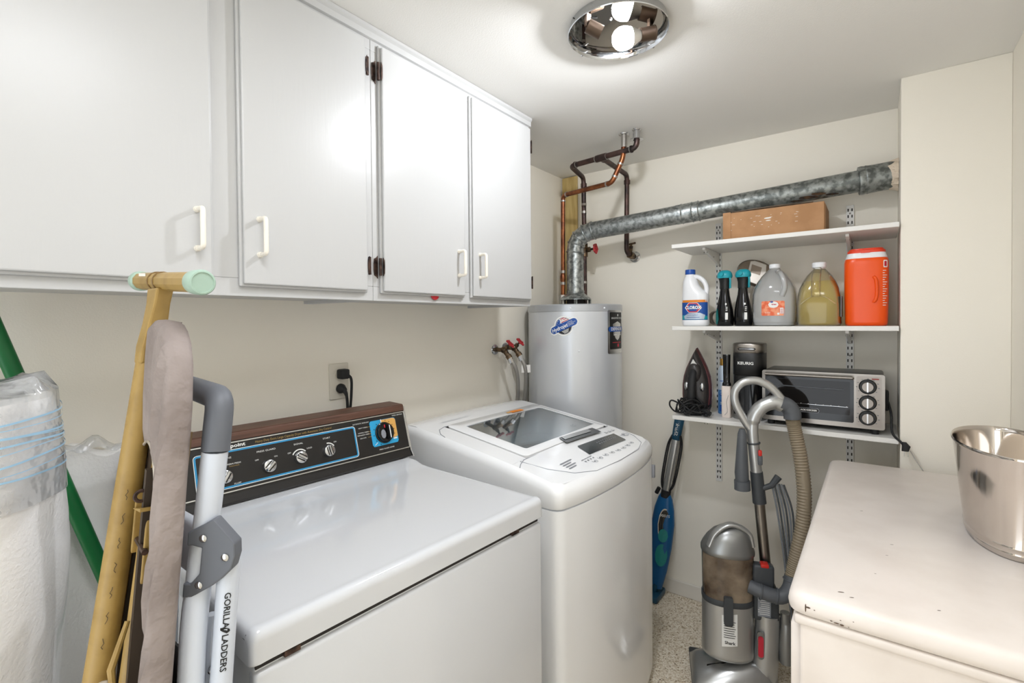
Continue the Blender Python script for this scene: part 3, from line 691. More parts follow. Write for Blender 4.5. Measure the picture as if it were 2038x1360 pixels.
# ------------------------------------------------------------ water heater
HX, HY, HR, HZ = 2.232, 1.256, .24, 1.502
def heater():
    t = thing('water_heater', 'tall silver-grey cylindrical water heater in the corner', 'water heater', (HX, HY, 0))
    MB().lathe([(HR-.01, .03), (HR, .04), (HR, HZ-.035)], 72, (HX, HY, 0)).build('tank', 'tank', t)
    MB().lathe([(HR-.002, HZ-.036), (HR+.0025, HZ-.034), (HR+.0025, HZ-.004), (HR-.001, HZ), (.001, HZ+.001)], 72, (HX, HY, 0), caps=False).build('top_cap', 'tank_top', t)
    m = MB()
    for k in range(3): a = 2*PI*k/3+.4; m.cyl((HX+.18*math.cos(a), HY+.18*math.sin(a), 0), (HX+.18*math.cos(a), HY+.18*math.sin(a), .035), .025, n=12)
    m.build('feet', 'grey_dark', t)
    m = MB()
    for a in (205, 214, 245): m.ball((HX+(HR+.0025)*math.cos(R(a)), HY+(HR+.0025)*math.sin(R(a)), HZ-.02 if a != 214 else 1.28), .005, .005, .005, 8, 5)
    m.build('screw', 'plast_white', t)
    # camera-facing azimuth is about 209 deg; u grows to the viewer's right (increasing angle)
    A = around(HX, HY, HR, R(209.3), 0)
    # round emblem sticker with a tilted blue banner
    cu, cv, ro = -.052, 1.398, R(24)
    st = MB(); st.strip(ell(cu, cv, .047, .047), A, .0008)
    def rot(p): return (cu+p[0]*math.cos(ro)-p[1]*math.sin(ro), cv+p[0]*math.sin(ro)+p[1]*math.cos(ro))
    st.strip([rot(p) for p in rrect(-.075, .075, -.024, .022, .022)], A, .0008); sk = st.build('emblem_sticker', 'white_print', t)
    m = MB(); m.strip(ell(cu, cv, .041, .041), A, .0012); m.build('sticker_ring', 'grey_print', sk)
    half = lambda s: [rot((.038*math.cos(R(a)), s*.038*math.sin(R(a)))) for a in range(24, 157, 6)]
    m = MB(); m.strip(half(-1), A, .0016); m.build('sticker_black', 'black_print', sk)
    m = MB(); m.strip(half(1), A, .0016); m.build('sticker_flag', 'white_print', sk)
    m = MB(); m.strip([rot(p) for p in ((-.036, .016), (-.008, .016), (-.005, .036), (-.016, .0345), (-.028, .026))], A, .002); m.build('sticker_canton', 'navy_print', sk)
    m = MB()
    for v0, u0, u1 in ((.0165, -.004, .035), (.025, -.004, .029), (.032, -.002, .02)): m.strip([rot(p) for p in ((u0, v0), (u1, v0+.001), (u1-.003, v0+.004), (u0, v0+.004))], A, .002)
    m.build('sticker_stripes', 'red_print', sk)
    m = MB(); m.strip([rot(p) for p in rrect(-.069, .069, -.0175, .0155, .016)], A, .0024); m.build('sticker_banner', 'navy_print', sk)
    m = MB(); m.text('Hydrojet', .026, *rot((-.022, -.002)), A, .003, rot=ro, shear=.2, sx=.88, bold=.0004)
    m.text('TOTAL', .008, *rot((.036, .006)), A, .003, rot=ro); m.text('PERFORMANCE', .0055, *rot((.042, -.001)), A, .003, rot=ro); m.text('SYSTEM', .008, *rot((.037, -.008)), A, .003, rot=ro)
    for k in range(5): m.strip(ell(*rot((-.03+.007*k, .0195+.0055*(k % 3))), .0017, .0017, 8), A, .0026)
    m.text('Plus', .010, *rot((.004, .0285)), A, .0026, rot=ro, bold=.0003)
    for k in range(4): m.strip([rot(p) for p in ((-.02+.003*k, -.0225-.004*k), (.02-.003*k, -.0225-.004*k), (.02-.003*k, -.0208-.004*k), (-.02+.003*k, -.0208-.004*k))], A, .002)
    m.build('sticker_lettering', 'white_print', sk, smooth=0)
    # tall black badge near the right silhouette
    B = around(HX, HY, HR, R(209.3)+.245/HR, 0)
    m = MB(); m.strip(rrect(-.075, .062, 1.262, 1.472, .006), B, .0025); bd = m.build('badge_plate', 'chrome_soft', t)
    m = MB(); m.strip(rrect(-.060, .055, 1.283, 1.462, .003), B, .0032); m.build('badge_face', 'black_print', bd)
    m = MB(); m.strip([(-.04, 1.405), (0, 1.418), (.04, 1.405), (.036, 1.36), (.018, 1.335), (0, 1.325), (-.018, 1.335), (-.036, 1.36)], B, .0037); m.build('badge_shield', 'chrome_soft', bd)
    m = MB(); m.strip(rrect(-.072, .064, 1.368, 1.392, .010), B, .0042); m.build('badge_band', 'navy_print', bd)
    m = MB(); m.text('DEFENDER', .021, -.004, 1.380, B, .0048, bold=.0004); m.text('Safety System', .0135, .0, 1.354, B, .0048, bold=.0003); m.text('BRADFORD WHITE', .012, .0, 1.433, B, .0042); m.strip(ell(.003, 1.448, .005, .006, 12), B, .0042)
    m.build('badge_lettering', 'white_print', bd, smooth=0)
    m = MB(); m.strip(rrect(-.045, .04, 1.314, 1.317, .001), B, .0042); m.strip(ell(.006, 1.301, .009, .009, 16), B, .0042); m.build('badge_red', 'red_print', bd)
heater()

# ------------------------------------------------------------ flue
def flue():
    fx, fy = HX, HY-.006
    t = thing('flue_duct', 'galvanised flue duct rising from the heater and crossing to the alcove wall', 'duct', (fx, fy, HZ+.001))
    m = MB(); m.lathe([(.083, HZ+.028), (.081, HZ+.034), (.060, HZ+.052), (.046, HZ+.062), (.0465, HZ+.075)], 40, (fx, fy, 0), caps=False)
    for k in range(4):
        a = R(30+90*k); m.box(fx+.074*math.cos(a)-.006, fx+.074*math.cos(a)+.006, fy+.074*math.sin(a)-.006, fy+.074*math.sin(a)+.006, HZ+.001, HZ+.032)
    m.build('draft_hood', 'galv_lt', t)
    m = MB(); m.lathe([(.045, HZ+.001), (.045, HZ+.03)], 24, (fx, fy, 0)); m.build('flue_throat', 'gap', t)
    r = .0435; zt = 1.872
    a = Vector((fx, fy, HZ+.06)); b = Vector((fx, fy, 1.775)); c = Vector((fx, fy, zt)); e = Vector((2.40, YC+.0005, 1.975)); d = (e-c).normalized()
    m = MB(); m.cyl(a, b, r, n=32); m.cyl((fx, fy, 1.722), (fx, fy, 1.732), r+.002, n=32); m.build('riser', 'galv_lt', t)
    # four-gore elbow with raised beads
    m = MB(); n = 4; s0 = b; s1 = c+d*.10; pts = []
    for k in range(n+1):
        u = k/n; pts.append(s0*(1-u)**2+c*2*u*(1-u)+s1*u*u)
    m.tube(pts, r+.001, 32)
    for k in range(n+1):
        tan = (pts[min(k+1, n)]-pts[max(k-1, 0)]).normalized(); m.ring(pts[k], r+.001, .0040, tan, 32, 6)
    m.build('elbow', 'galv_lt', t)
    L = (e-c).length
    m = MB(); m.cyl(c+d*.095, c+d*.53, r, n=32); m.build('duct_section', 'galv', t)
    j0, j1 = .51, .59
    m = MB(); m.cyl(c+d*j0, c+d*(j1+.02), r+.0015, n=32)
    for u in (j0+.025, j1-.01, j1+.018): m.ring(c+d*u, r+.001, .003, d, 32, 6)
    m.tube([c+d*(j0+.035)+Vector((0, 0, -r)), c+d*(j1-.015)+Vector((-r*.95, 0, .005)), c+d*(j1+.0)+Vector((-.5*r, 0, r*.8))], .0022, 6)
    m.build('coupling', 'galv_lt', t)
    m = MB(); m.cyl(c+d*.60, c+d*(L-.10), r-.001, n=32); m.build('duct_section', 'galv_old', t)
    m = MB(); u0 = L-.128; m.lathe([(r, 0), (r+.011, .001), (r+.012, .012), (r+.010, .022), (r+.012, .026), (r+.0105, .032), (r+.009, .06), (r+.009, .1275)], 36, c+d*u0, d, caps=True); m.build('end_collar', 'galv_old', t)
    random.seed(3); vs = []; fs = []; n = 28      # ragged plaster patch where the duct enters the wall
    for k in range(n):
        a_ = 2*PI*k/n; q = Vector((-math.sin(a_), 0, math.cos(a_))); w1 = random.uniform(.012, .045); w0 = random.uniform(.010, .022)
        vs += [e+q*(r+.0096)+Vector((0, w1, 0)), e+q*(r+.0135)+Vector((0, w1*.6, 0)), e+q*(r+w0)+Vector((0, .0008, 0))]
        fs += [(3*k+j_, 3*((k+1) % n)+j_, 3*((k+1) % n)+j_+1, 3*k+j_+1) for j_ in range(2)]
    MB().add(vs, fs).build('plaster_collar', 'plaster', t, smooth=0)
    up = d.cross(Vector((-1, 0, 0))).normalized(); fw = Vector((-1, 0, 0)); fw = (fw-d*fw.dot(d)).normalized()
    if up.z < 0: up = -up
    m = MB()
    for u_, v_, a_, b_ in ((L-.30, -.9, .030, .20), (L-.265, -.7, .022, .16), (L-.22, -1.0, .020, .14), (L-.34, -1.1, .024, .12)):
        m.strip(ell(u_, v_, a_, b_, 14, .1), lambda u, v, w=0: c+d*u+(fw*math.cos(v)+up*math.sin(v))*(r+.0004))
    o_ = m.build('rust_patch', 'rust', t, smooth=60); o_['kind'] = 'stuff'
flue()

# ------------------------------------------------------------ pipes
def pipe(m, pts, r, fr=.02): m.tube(fillet(pts, fr, 5), r, 14)
def pipes():
    z = 2.188
    A0, A1 = Vector((2.081, .852, CEIL-.001)), Vector((2.083, .851, z)); T = Vector((2.108, 1.036, z)); K = Vector((2.127, 1.212, z))
    V0, V1 = Vector((2.306, 1.238, z-.012)), Vector((2.326, 1.245, HZ+.002))
    t = thing('steel_water_pipe', 'dark brown water pipe branching under the ceiling with a red-wheeled valve', 'pipe', A0)
    r = .0125
    m = MB(); pipe(m, [A0, A1, K, V0, V1], r, .03); m.build('main_run', 'pipe_dark', t)
    B0, B1 = Vector((2.44, 1.053, z)), Vector((2.44, 1.058, 1.778)); B2 = Vector((XB-.001, 1.045, 1.765))
    m = MB(); pipe(m, [T, B0, B1, B2], r, .03); m.build('branch', 'pipe_dark', t)
    m = MB()
    d = (K-A1).normalized(); m.cyl(T-d*.028, T+d*.028, r+.004, n=16); db = (B0-T).normalized(); m.cyl(T, T+db*.03, r+.004, n=16)
    for p, q in ((A1, d), (K, -d)): m.cyl(p+q*.024, p+q*.03, r+.0035, n=16)
    m.cyl(B0+Vector((0, 0, -.028)), B0+Vector((0, 0, -.048)), r+.0035, n=16); m.cyl(V0+Vector((.002, 0, -.03)), V0+Vector((.002, 0, -.05)), r+.0035, n=16)
    m.build('fittings', 'pipe_dark', t)
    m = MB()
    for p, q in ((A1, d), (K, -d)): m.cyl(p+q*.031, p+q*.034, r+.003, n=14)
    for u in (.03, -.03): m.cyl(T+d*u, T+d*(u+.004), r+.003, n=14)
    for zz in (2.03, 1.99, 1.62): q = V0.lerp(V1, (V0.z-zz)/(V0.z-V1.z)); m.cyl(q, q+Vector((0, 0, .012)), r+.002, n=14)
    m.build('solder_ring', 'solder', t)
    m = MB(); m.lathe([(.030, 0), (.028, .004), (.016, .006)], 20, A0+Vector((0, 0, -.046)), (0, 0, 1)); m.lathe([(.02, 0), (.018, -.004), (.015, -.006)], 18, A0, (0, 0, 1)); m.cyl(A0, A0+Vector((0, 0, -.046)), .0148, n=14); m.build('ceiling_escutcheon', 'chrome_soft', t)
    m = MB(); m.lathe([(.030, 0), (.029, .006), (.02, .012), (.015, .02)], 24, B2, (-1, 0, 0)); m.build('wall_escutcheon', 'chrome_soft', t)
    bv = Vector((2.468, 1.053, 1.773)); m = MB(); m.cyl(bv, bv+Vector((.02, 0, .045)), .011, n=12); m.cyl(bv+Vector((.0, 0, .0)), bv+Vector((.03, -.004, -.006)), .019, n=8); m.cyl(bv+Vector((.02, .0, .045)), bv+Vector((.024, 0, .06)), .006, n=8)
    m.cyl(bv+Vector((.022, .02, .057)), bv+Vector((.022, -.025, .062)), .005, n=8); m.build('shutoff_valve', 'brass_dk', t)
    # red-wheel valve on the riser
    q = V0.lerp(V1, (V0.z-1.797)/(V0.z-V1.z)); m = MB(); ax = Vector((.05, -1, .05)).normalized(); m.cyl(q+Vector((0, 0, -.035)), q+Vector((0, 0, .035)), .018, n=14); m.cyl(q, q+ax*.034, .014, n=6); m.cyl(q+ax*.03, q+ax*.064, .006, n=10); m.build('gate_valve', 'brass_dk', t)
    c = q+ax*.064; m = MB(); m.ring(c, .0215, .0045, ax, 24, 8); m.cyl(c-ax*.005, c+ax*.006, .006, n=10); qq = Vector((0, 0, 1)).rotation_difference(ax)
    for k in range(5): dd = qq @ Vector((math.cos(k*1.2566), math.sin(k*1.2566), 0)); m.cyl(c, c+dd*.021, .0035, n=6); m.ball(c+dd*.023, .006, .006, .006, 8, 5)
    m.build('wheel_handle', 'red_wheel', t)
    # copper
    C0, C1, C2, C3, C4 = Vector((2.15, .947, CEIL-.001)), Vector((2.094, .921, 2.162)), Vector((2.087, .974, 2.055)), Vector((2.198, 1.30, 2.072)), Vector((2.2, 1.306, HZ+.002))
    C0 = Vector((2.096, .918, CEIL-.001))
    t = thing('copper_water_pipe', 'bright copper pipe dropping from the ceiling to the heater top', 'pipe', C0)
    m = MB(); pipe(m, [C0, C1, C2, C3, C4], .0115, .026); m.build('tube', 'copper', t)
    m = MB(); m.cyl(C0, C0+Vector((0, 0, -.06)), .0135, n=14)
    for p, q_ in ((C1, (C2-C1)), (C2, (C1-C2)), (C2, (C3-C2)), (C3, (C2-C3)), (C3, (C4-C3))): q_ = q_.normalized(); m.cyl(p+q_*.026, p+q_*.034, .0138, n=14)
    for zz in (1.67, 1.61): m.cyl((2.2, 1.305, zz), (2.2, 1.305, zz+.014), .0138, n=14)
    m.build('solder_ring', 'solder', t)
    m = MB(); m.lathe([(.024, 0), (.022, -.004), (.014, -.006)], 18, C0, (0, 0, 1)); m.build('ceiling_escutcheon', 'chrome_soft', t)
    m = MB(); m.cyl((2.2, 1.306, HZ+.002), (2.2, 1.306, HZ+.05), .0155, n=12); m.cyl((2.2, 1.306, HZ+.03), (2.2, 1.306, HZ+.055), .019, n=6); m.build('union', 'solder', t)
    m = MB(); m.lathe([(.012, 0), (.0145, .01), (.0145, .03), (.012, .04)], 14, (2.2, 1.3055, 1.625)); m.build('copper_coupling', 'copper', t)
pipes()
# ------------------------------------------------------------ shelving
SX, SY0, SY1 = 2.204, -.066, .740
SZ = (1.762, 1.393, .990)
def standard(label, yc, z0, z1):
    t = thing('shelf_upright', label, 'shelf rail', (XB-.001, yc, z0), group='slotted shelf uprights')
    m = MB(); h = .0135; x = XB-.001
    m.box(x-.011, x-.009, yc-h, yc+h, z0, z1); m.box(x-.009, x, yc-h, yc-h+.002, z0, z1); m.box(x-.009, x, yc+h-.002, yc+h, z0, z1)
    m.build('channel', 'trim_white', t, smooth=0)
    s = MB(); z = z1-.014; k = 0
    while z > z0+.02:
        for s_ in (-1, 1): s.box(x-.0116, x-.0108, yc+s_*.0068-.0021, yc+s_*.0068+.0021, z-.012, z)
        z -= .0265; k += 1
    s.build('slot', 'gap', t, smooth=0)
    sc = MB()
    for zz in (z1-.034, (z0+z1)/2, z0+.05): sc.ball((x-.0115, yc, zz), .004, .004, .004, 8, 5)
    sc.build('screw', 'chrome_soft', t)
standard('white slotted shelf upright, the longer left one behind the bleach bottle', .615, .631, 1.890)
standard('white slotted shelf upright, the right one behind the toaster oven', .088, .631, 1.899)
names = ('topmost white shelf holding the cardboard box', 'middle white shelf holding bleach and juice jugs', 'lowest white shelf holding the iron and toaster oven')
for z, lb in zip(SZ, names):
    t = thing('wall_shelf', lb, 'shelf', (XB, .34, z-.018), group='white alcove shelves')
    m = MB(); m.rbox(SX, XB-.013, SY0, SY1, z-.018, z, .0015, 1); m.build('board', 'trim_white', t)
    for yc in (.615, .088):
        b = MB(); x = XB-.012; zz = z-.0185
        b.prism([(x, zz), (SX+.055, zz), (SX+.055, zz-.010), (SX+.12, zz-.022), (x-.03, zz-.052), (x, zz-.062)], lambda u, v, w: (u, w, v), yc-.006, yc+.006); br = b.build('bracket', 'trim_white', t, smooth=0, bevel=.001)
        h = MB()
        for u in (.085, .20): h.lathe([(.0035, 0), (.0035, .0004)], 10, (SX+u, yc-.0061, zz-.012-u*.08), (0, -1, 0)); h.lathe([(.0035, 0), (.0035, .0004)], 10, (SX+u, yc+.0061, zz-.012-u*.08), (0, 1, 0))
        h.build('bracket_hole', 'gap', br)

# ------------------------------------------------------------ top shelf: box + paper
z = SZ[0]+.0005
t = thing('cardboard_box', 'long brown cardboard box on the topmost shelf', 'box', (2.36, .345, z))
m = MB(); m.box(2.262, 2.45, .162, .532, z, z+.118); m.build('carton', 'cardboard', t, smooth=0, bevel=.0015)
m = MB(); m.box(2.2595, 2.2619, .503, .534, z, z+.121); m.build('flap', 'cardboard', t, smooth=0)
m = MB(); m.box(2.268, 2.445, .1585, .1618, z+.004, z+.108); m.build('end_flap', 'cardboard_dk', t, smooth=0)
m = MB(); fr = plane((2.2617, .36, z+.06), (0, -1, 0), (0, 0, 1))
random.seed(5)
for k in range(26): u = random.uniform(-.145, .11)*(1 if k % 3 else .5); v = random.uniform(-.02, .035); m.strip(rrect(u, u+random.uniform(.003, .012), v, v+.0012, .0004), fr, .0003)
m.strip(ell(-.0, .018, .014, .003, 14), fr, .0003); m.strip(ell(.002, .008, .010, .002, 14), fr, .0003)
m.build('tape_residue', 'paper', t, smooth=0)
m = MB(); m.grid(lambda i, j: (2.264+.11*j, .20+.30*i, z+.1225+.004*math.sin(3*i+j)+.003*j), 8, 3); m.grid(lambda i, j: (2.264+.11*j, .20+.30*i, z+.1219+.004*math.sin(3*i+j)+.003*j), 8, 3)
rooted(tag(m.build('paper_sheet', 'paper'), 'white paper sheet lying on top of the cardboard box', 'paper'), (2.32, .35, z+.119))

# ------------------------------------------------------------ middle shelf
z = SZ[1]+.0005
def bleach():
    cx, cy = 2.30, .662
    t = thing('bleach_bottle', 'white bleach jug with blue cap and blue label at the shelf end', 'bottle', (cx, cy, z))
    a = .043; b = .0585
    m = MB(); m.loft([sup(cx, cy, z+h, a*s, b*s, 2.6) for h, s in ((0, .88), (.006, .97), (.014, 1), (.026, 1), (.027, .985), (.108, .985), (.11, 1), (.125, 1), (.140, .985))]
                  + [sup(cx, cy+dy, z+h, aa, bb, 2.3) for h, dy, aa, bb in ((.152, .003, .041, .0545), (.165, .012, .039, .045), (.185, .020, .036, .036), (.205, .023, .031, .031), (.222, .024, .025, .025), (.230, .024, .0205, .0205), (.238, .024, .0195, .0195))]); m.build('body', 'plast_white', t, smooth=60)
    m = MB(); m.tube(spline([(cx, cy+.008, z+.226), (cx, cy-.014, z+.222), (cx, cy-.036, z+.203), (cx, cy-.0475, z+.178), (cx, cy-.049, z+.155), (cx, cy-.044, z+.135)], 5), [.011]*26, 12, flat=((1, 0, 0), 1.15, .95)); m.build('handle', 'plast_white', t, smooth=60)
    m = MB(); m.lathe([(.0205, .236), (.0225, .238), (.0225, .256), (.021, .2585), (.001, .2585)], 28, (cx, cy+.024, z)); m.build('cap', 'blue_cap', t)
    L = lambda u, v, w=0: Vector((cx-a*(abs(max(1e-6, 1-abs(u/b)**2.6)))**(1/2.6)*.99-.0006-w, cy-u*.995, z+v))
    m = MB(); m.strip([(-.057, .028), (.057, .028), (.057, .107), (-.057, .107)], L); lb = m.build('label', 'navy_print', t)
    m = MB(); m.strip([(-.057, .107), (.057, .107), (.057, .118), (-.057, .118)], L); m.build('label_band', 'orange_print', lb)
    m = MB(); m.strip([(-.057, .030), (.057, .030), (.057, .045), (.03, .051), (-.02, .053), (-.057, .048)], L, .0004); m.build('label_teal', 'teal', lb)
    m = MB(); m.strip([(-.040, .031), (.046, .031), (.05, .050), (.03, .060), (-.02, .058), (-.042, .045)], L, .0007); m.build('label_cloud', 'can_light', lb)
    hexa = lambda s: [(.035*s, .083), (.018*s, .083+.021*s), (-.018*s, .083+.021*s), (-.035*s, .083), (-.018*s, .083-.021*s), (.018*s, .083-.021*s)]
    m = MB(); m.strip(hexa(1.08), L, .0008); m.build('logo_edge', 'white_print', lb)
    m = MB(); m.strip(hexa(1), L, .0011); m.build('logo_red', 'red_print', lb)
    m = MB(); m.strip(hexa(.78), L, .0014); m.build('logo_blue', 'navy_print', lb)
    m = MB(); m.text('CLOROX', .0195, 0, .083, L, .0022, bold=.0009, sx=.86); m.build('logo_lettering', 'white_print', lb, smooth=0)
    m = MB(); m.text('Disinfecting Bleach', .0065, -.002, .050, L, .0012); m.strip(rrect(-.03, .03, .038, .040, .0005), L, .0012); m.build('label_lettering', 'navy_print', lb, smooth=0)
bleach()
def coil():
    t = MB(); cx, cy = 2.40, .600; pts = []
    for k in range(150): a = k*.42; pts.append((cx+.006*math.sin(k*.9)+.012*math.cos(a*.13), cy+.030*math.cos(a)*(1-.2*math.sin(k*.05)), z+.036+.032*math.sin(a)+.0*k))
    t.tube([(p[0]+.00022*i, p[1], p[2]) for i, p in enumerate(pts)], .0032, 6)
    rooted(tag(t.build('cord_bundle', mat('cord_taupe', '#8d857a', .6)), 'small loose bundle of grey-brown cord beside the bleach jug', 'cord'), (cx, cy, z))
coil()
def spray(label, cy, cx, turn, teal_side):
    t = thing('spray_bottle', label, 'bottle', (cx, cy, z), turn, 'black spray bottles on the middle shelf', world=False)
    m = MB(); m.loft([sup(0, dy, h, a, b, 2.3) for h, a, b, dy in ((0, .028, .0325, 0), (.004, .031, .0355, 0), (.03, .032, .037, 0), (.07, .030, .034, .001), (.105, .024, .0275, .002), (.135, .019, .021, .002), (.16, .0165, .0185, .002), (.166, .0165, .0185, .002))]); m.build('body', 'black_gloss', t, smooth=60)
    m = MB(); m.loft([sup(0, .001, h, a, b, 2.2) for h, a, b in ((.164, .0185, .021), (.19, .0185, .021), (.205, .020, .024), (.214, .023, .029))]); m.build('collar', 'black', t, smooth=60)
    m = MB(); m.loft([sup(-.002, dy, h, a, b, 2.2) for h, a, b, dy in ((.210, .025, .029, 0), (.218, .027, .032, 0), (.231, .025, .030, 0), (.240, .017, .024, 0), (.245, .007, .013, 0))]); m.cyl((-.022, .0, .226), (-.034, 0, .226), .008, n=12); m.build('sprayer_head', 'teal', t, smooth=60)
    m = MB(); m.tube(spline([(-.006, -.024, .218), (-.008, -.027, .20), (-.006, -.026, .185), (-.002, -.024, .166)]), .0045, 8); m.build('trigger', 'teal', t)
    L = lambda u, v, w=0: Vector((-.0325*(max(0, 1-abs(u/.0372)**2.3))**(1/2.3)*(1-.25*max(0, v-.05)/.06)-.0012-w, -u, v))
    m = MB(); m.strip(rrect(.015, .025, .028, .058, .0008), L, .0); [m.strip(rrect(.016, .023, .066+.007*k, .069+.007*k, .0005), L) for k in range(3)]; m.strip(ell(.0155, .095, .0035, .005, 10), L); m.build('label_print', 'white_print', t, smooth=0)
    if teal_side:
        m = MB(); m.strip([(-.0365, .012), (-.020, .006), (-.014, .03), (-.017, .06), (-.024, .080), (-.0345, .05)], L, .0); m.build('teal_label', 'teal_dk', t)
spray('black spray bottle with teal trigger head, next to the bleach jug', .5345, 2.295, R(-12), True)
spray('black spray bottle with teal trigger head, next to the clear jug', .4600, 2.295, R(-8), False)
def steamer():
    t = thing('handheld_steamer', 'rounded silver and taupe appliance head standing behind the spray bottles', 'appliance', (2.45, .44, z))
    M_ = Matrix.Translation((2.44, .435, z+.235)) @ Matrix.Rotation(R(28), 4, 'X') @ Matrix.Rotation(R(14), 4, 'Y')
    m = MB(M_); m.loft([[(x, p[0], p[1]) for p in ell(0, 0, .082*s, .056*s, 36)] for x, s in ((.03, .7), (.022, .92), (.0, 1), (-.015, .96), (-.022, .85))]); m.build('shell', 'taupe', t, smooth=60)
    m = MB(M_); m.prism([(-.05, -.048), (.018, -.052), (.045, .035), (.03, .045), (-.022, .048), (-.046, 0)], lambda u, v, w: (w, u, v), -.0245, -.02); fp = m.build('front_panel', 'beige_pl', t, smooth=0, bevel=.002)
    m = MB(M_); m.prism([(-.022, -.006), (.02, -.01), (.032, .025), (-.012, .028)], lambda u, v, w: (w, u, v), -.0262, -.024); m.build('display', 'taupe', fp, smooth=0)
    m = MB(M_); m.loft([[(x, p[0], p[1]) for p in ell(0, 0, .084*s, .058*s, 36)] for x, s in ((.004, 1), (-.002, 1.015), (-.008, 1))], False, False); m.build('rim', 'beige_pl', t)
    m = MB(); m.loft([sup(2.455, .435, z+h, a, b, 2.4) for h, a, b in ((0, .04, .05), (.01, .042, .052), (.10, .03, .032), (.18, .024, .026), (.235, .022, .028))]); m.build('stand', 'beige_pl', t, smooth=60)
steamer()
def jug():
    cx, cy = 2.305, .3405
    t = thing('water_jug', 'empty clear plastic gallon jug with an orange label', 'jug', (cx, cy, z))
    b = .082; a = .075
    m = MB(); m.loft([sup(cx, cy, z+h, a*s, b*s, e) for h, s, e in ((0, .86, 3), (.006, .95, 3), (.02, 1, 3.2), (.06, 1, 3.2), (.13, .99, 3), (.155, .95, 2.6), (.18, .83, 2.4), (.205, .63, 2.2), (.225, .42, 2), (.236, .27, 2), (.242, .235, 2))], cap1=False); m.build('body', 'clear_pl', t, smooth=60)
    m = MB(); m.lathe([(.0195, .240), (.021, .242), (.021, .256), (.0185, .258), (.001, .258)], 24, (cx, cy, z)); m.build('neck', 'plast_white', t)
    m = MB(); m.tube(spline([(cx-.02, cy-.010, z+.222), (cx-.055, cy-.030, z+.214), (cx-.070, cy-.043, z+.180), (cx-.072, cy-.045, z+.15), (cx-.068, cy-.036, z+.122)], 5), [.0105]*30, 10); m.build('handle', 'clear_pl', t, smooth=60)
    m = MB(); m.loft([sup(cx, cy, z+h, a*.965, b*.965, 3.1) for h in (.004, .034)]); m.build('water', 'clear_pl', t)
    L = lambda u, v, w=0: Vector((cx-a*.992*(max(0, 1-abs(u/(b*.99))**3.1))**(1/3.1)-.0008-w, cy-u, z+v))
    m = MB(); m.strip(rrect(-.038, .046, .042, .102, .003), L); lb = m.build('label', mat('label_orange', '#e2653c', .5, var=(60, '#ef9a74', .45, .6)), t)
    m = MB(); m.strip(ell(.006, .087, .019, .013, 20), L, .0005); m.strip(rrect(.030, .042, .05, .074, .001), L, .0005); m.text('WATER', .006, -.015, .054, L, .0006); m.strip(rrect(.02, .028, .046, .054, .001), L, .0005); m.build('label_white', 'white_print', lb, smooth=0)
    m = MB(); m.text('Great', .0075, .008, .088, L, .0012, bold=.0003); [m.strip(rrect(.0315, .0405, .052+.004*k, .0535+.004*k, .0004), L, .001) for k in range(5)]; m.build('label_lettering', 'red_print', lb, smooth=0)
    m = MB(); m.strip(ell(.0, .098, .006, .0032, 12), L, .001); m.build('label_blue', 'navy_print', lb)
jug()
def juice():
    cx, cy = 2.31, .1825
    t = thing('juice_jug', 'plastic jug of pale yellow liquid with a white cap', 'jug', (cx, cy, z))
    a, b = .076, .0755
    ring = lambda h, s, e, k=1: sup(cx, cy, z+h, a*s*k, b*s*k, e)
    P_ = ((.0, .92, 4), (.005, .98, 4), (.012, 1, 4.5), (.08, .985, 4.5), (.12, .95, 4), (.15, .88, 3.5), (.175, .76, 3), (.20, .58, 2.6), (.218, .38, 2.2), (.228, .27, 2))
    m = MB(); m.loft([ring(*p) for p in P_], cap1=False); m.build('body', 'juice_pl', t, smooth=60)
    m = MB(); m.loft([ring(h+.002, s, e, .955) for h, s, e in P_[:7]]); m.build('liquid', 'juice', t, smooth=60)
    m = MB(); m.lathe([(.0205, .226), (.0205, .232), (.0245, .233), (.025, .250), (.0225, .253), (.001, .2535)], 28, (cx, cy, z)); m.build('cap', 'plast_white', t)
    m = MB(); m.tube(spline([(cx-.014, cy+.004, z+.228), (cx-.047, cy+.005, z+.208), (cx-.064, cy+.006, z+.175), (cx-.072, cy+.006, z+.145), (cx-.074, cy+.006, z+.115)], 5), [.0125]*21, 12, flat=((0, 1, 0), 1.25, .75)); m.build('handle', 'juice_pl', t, smooth=60)
    for s in (-1, 1):
        m = MB(); m.tube(spline([(cx-.0735, cy+s*.012, z+.118), (cx-.0755, cy+s*.035, z+.105), (cx-.0745, cy+s*.058, z+.085)], 4), .0022, 6); m.build('moulded_ridge', 'juice_pl', t)
    m = MB(); m.box(cx-.055, cx+.03, cy-.0765, cy-.0745, z+.035, z+.115); m.build('side_label', 'grey_print', t, smooth=0)
juice()
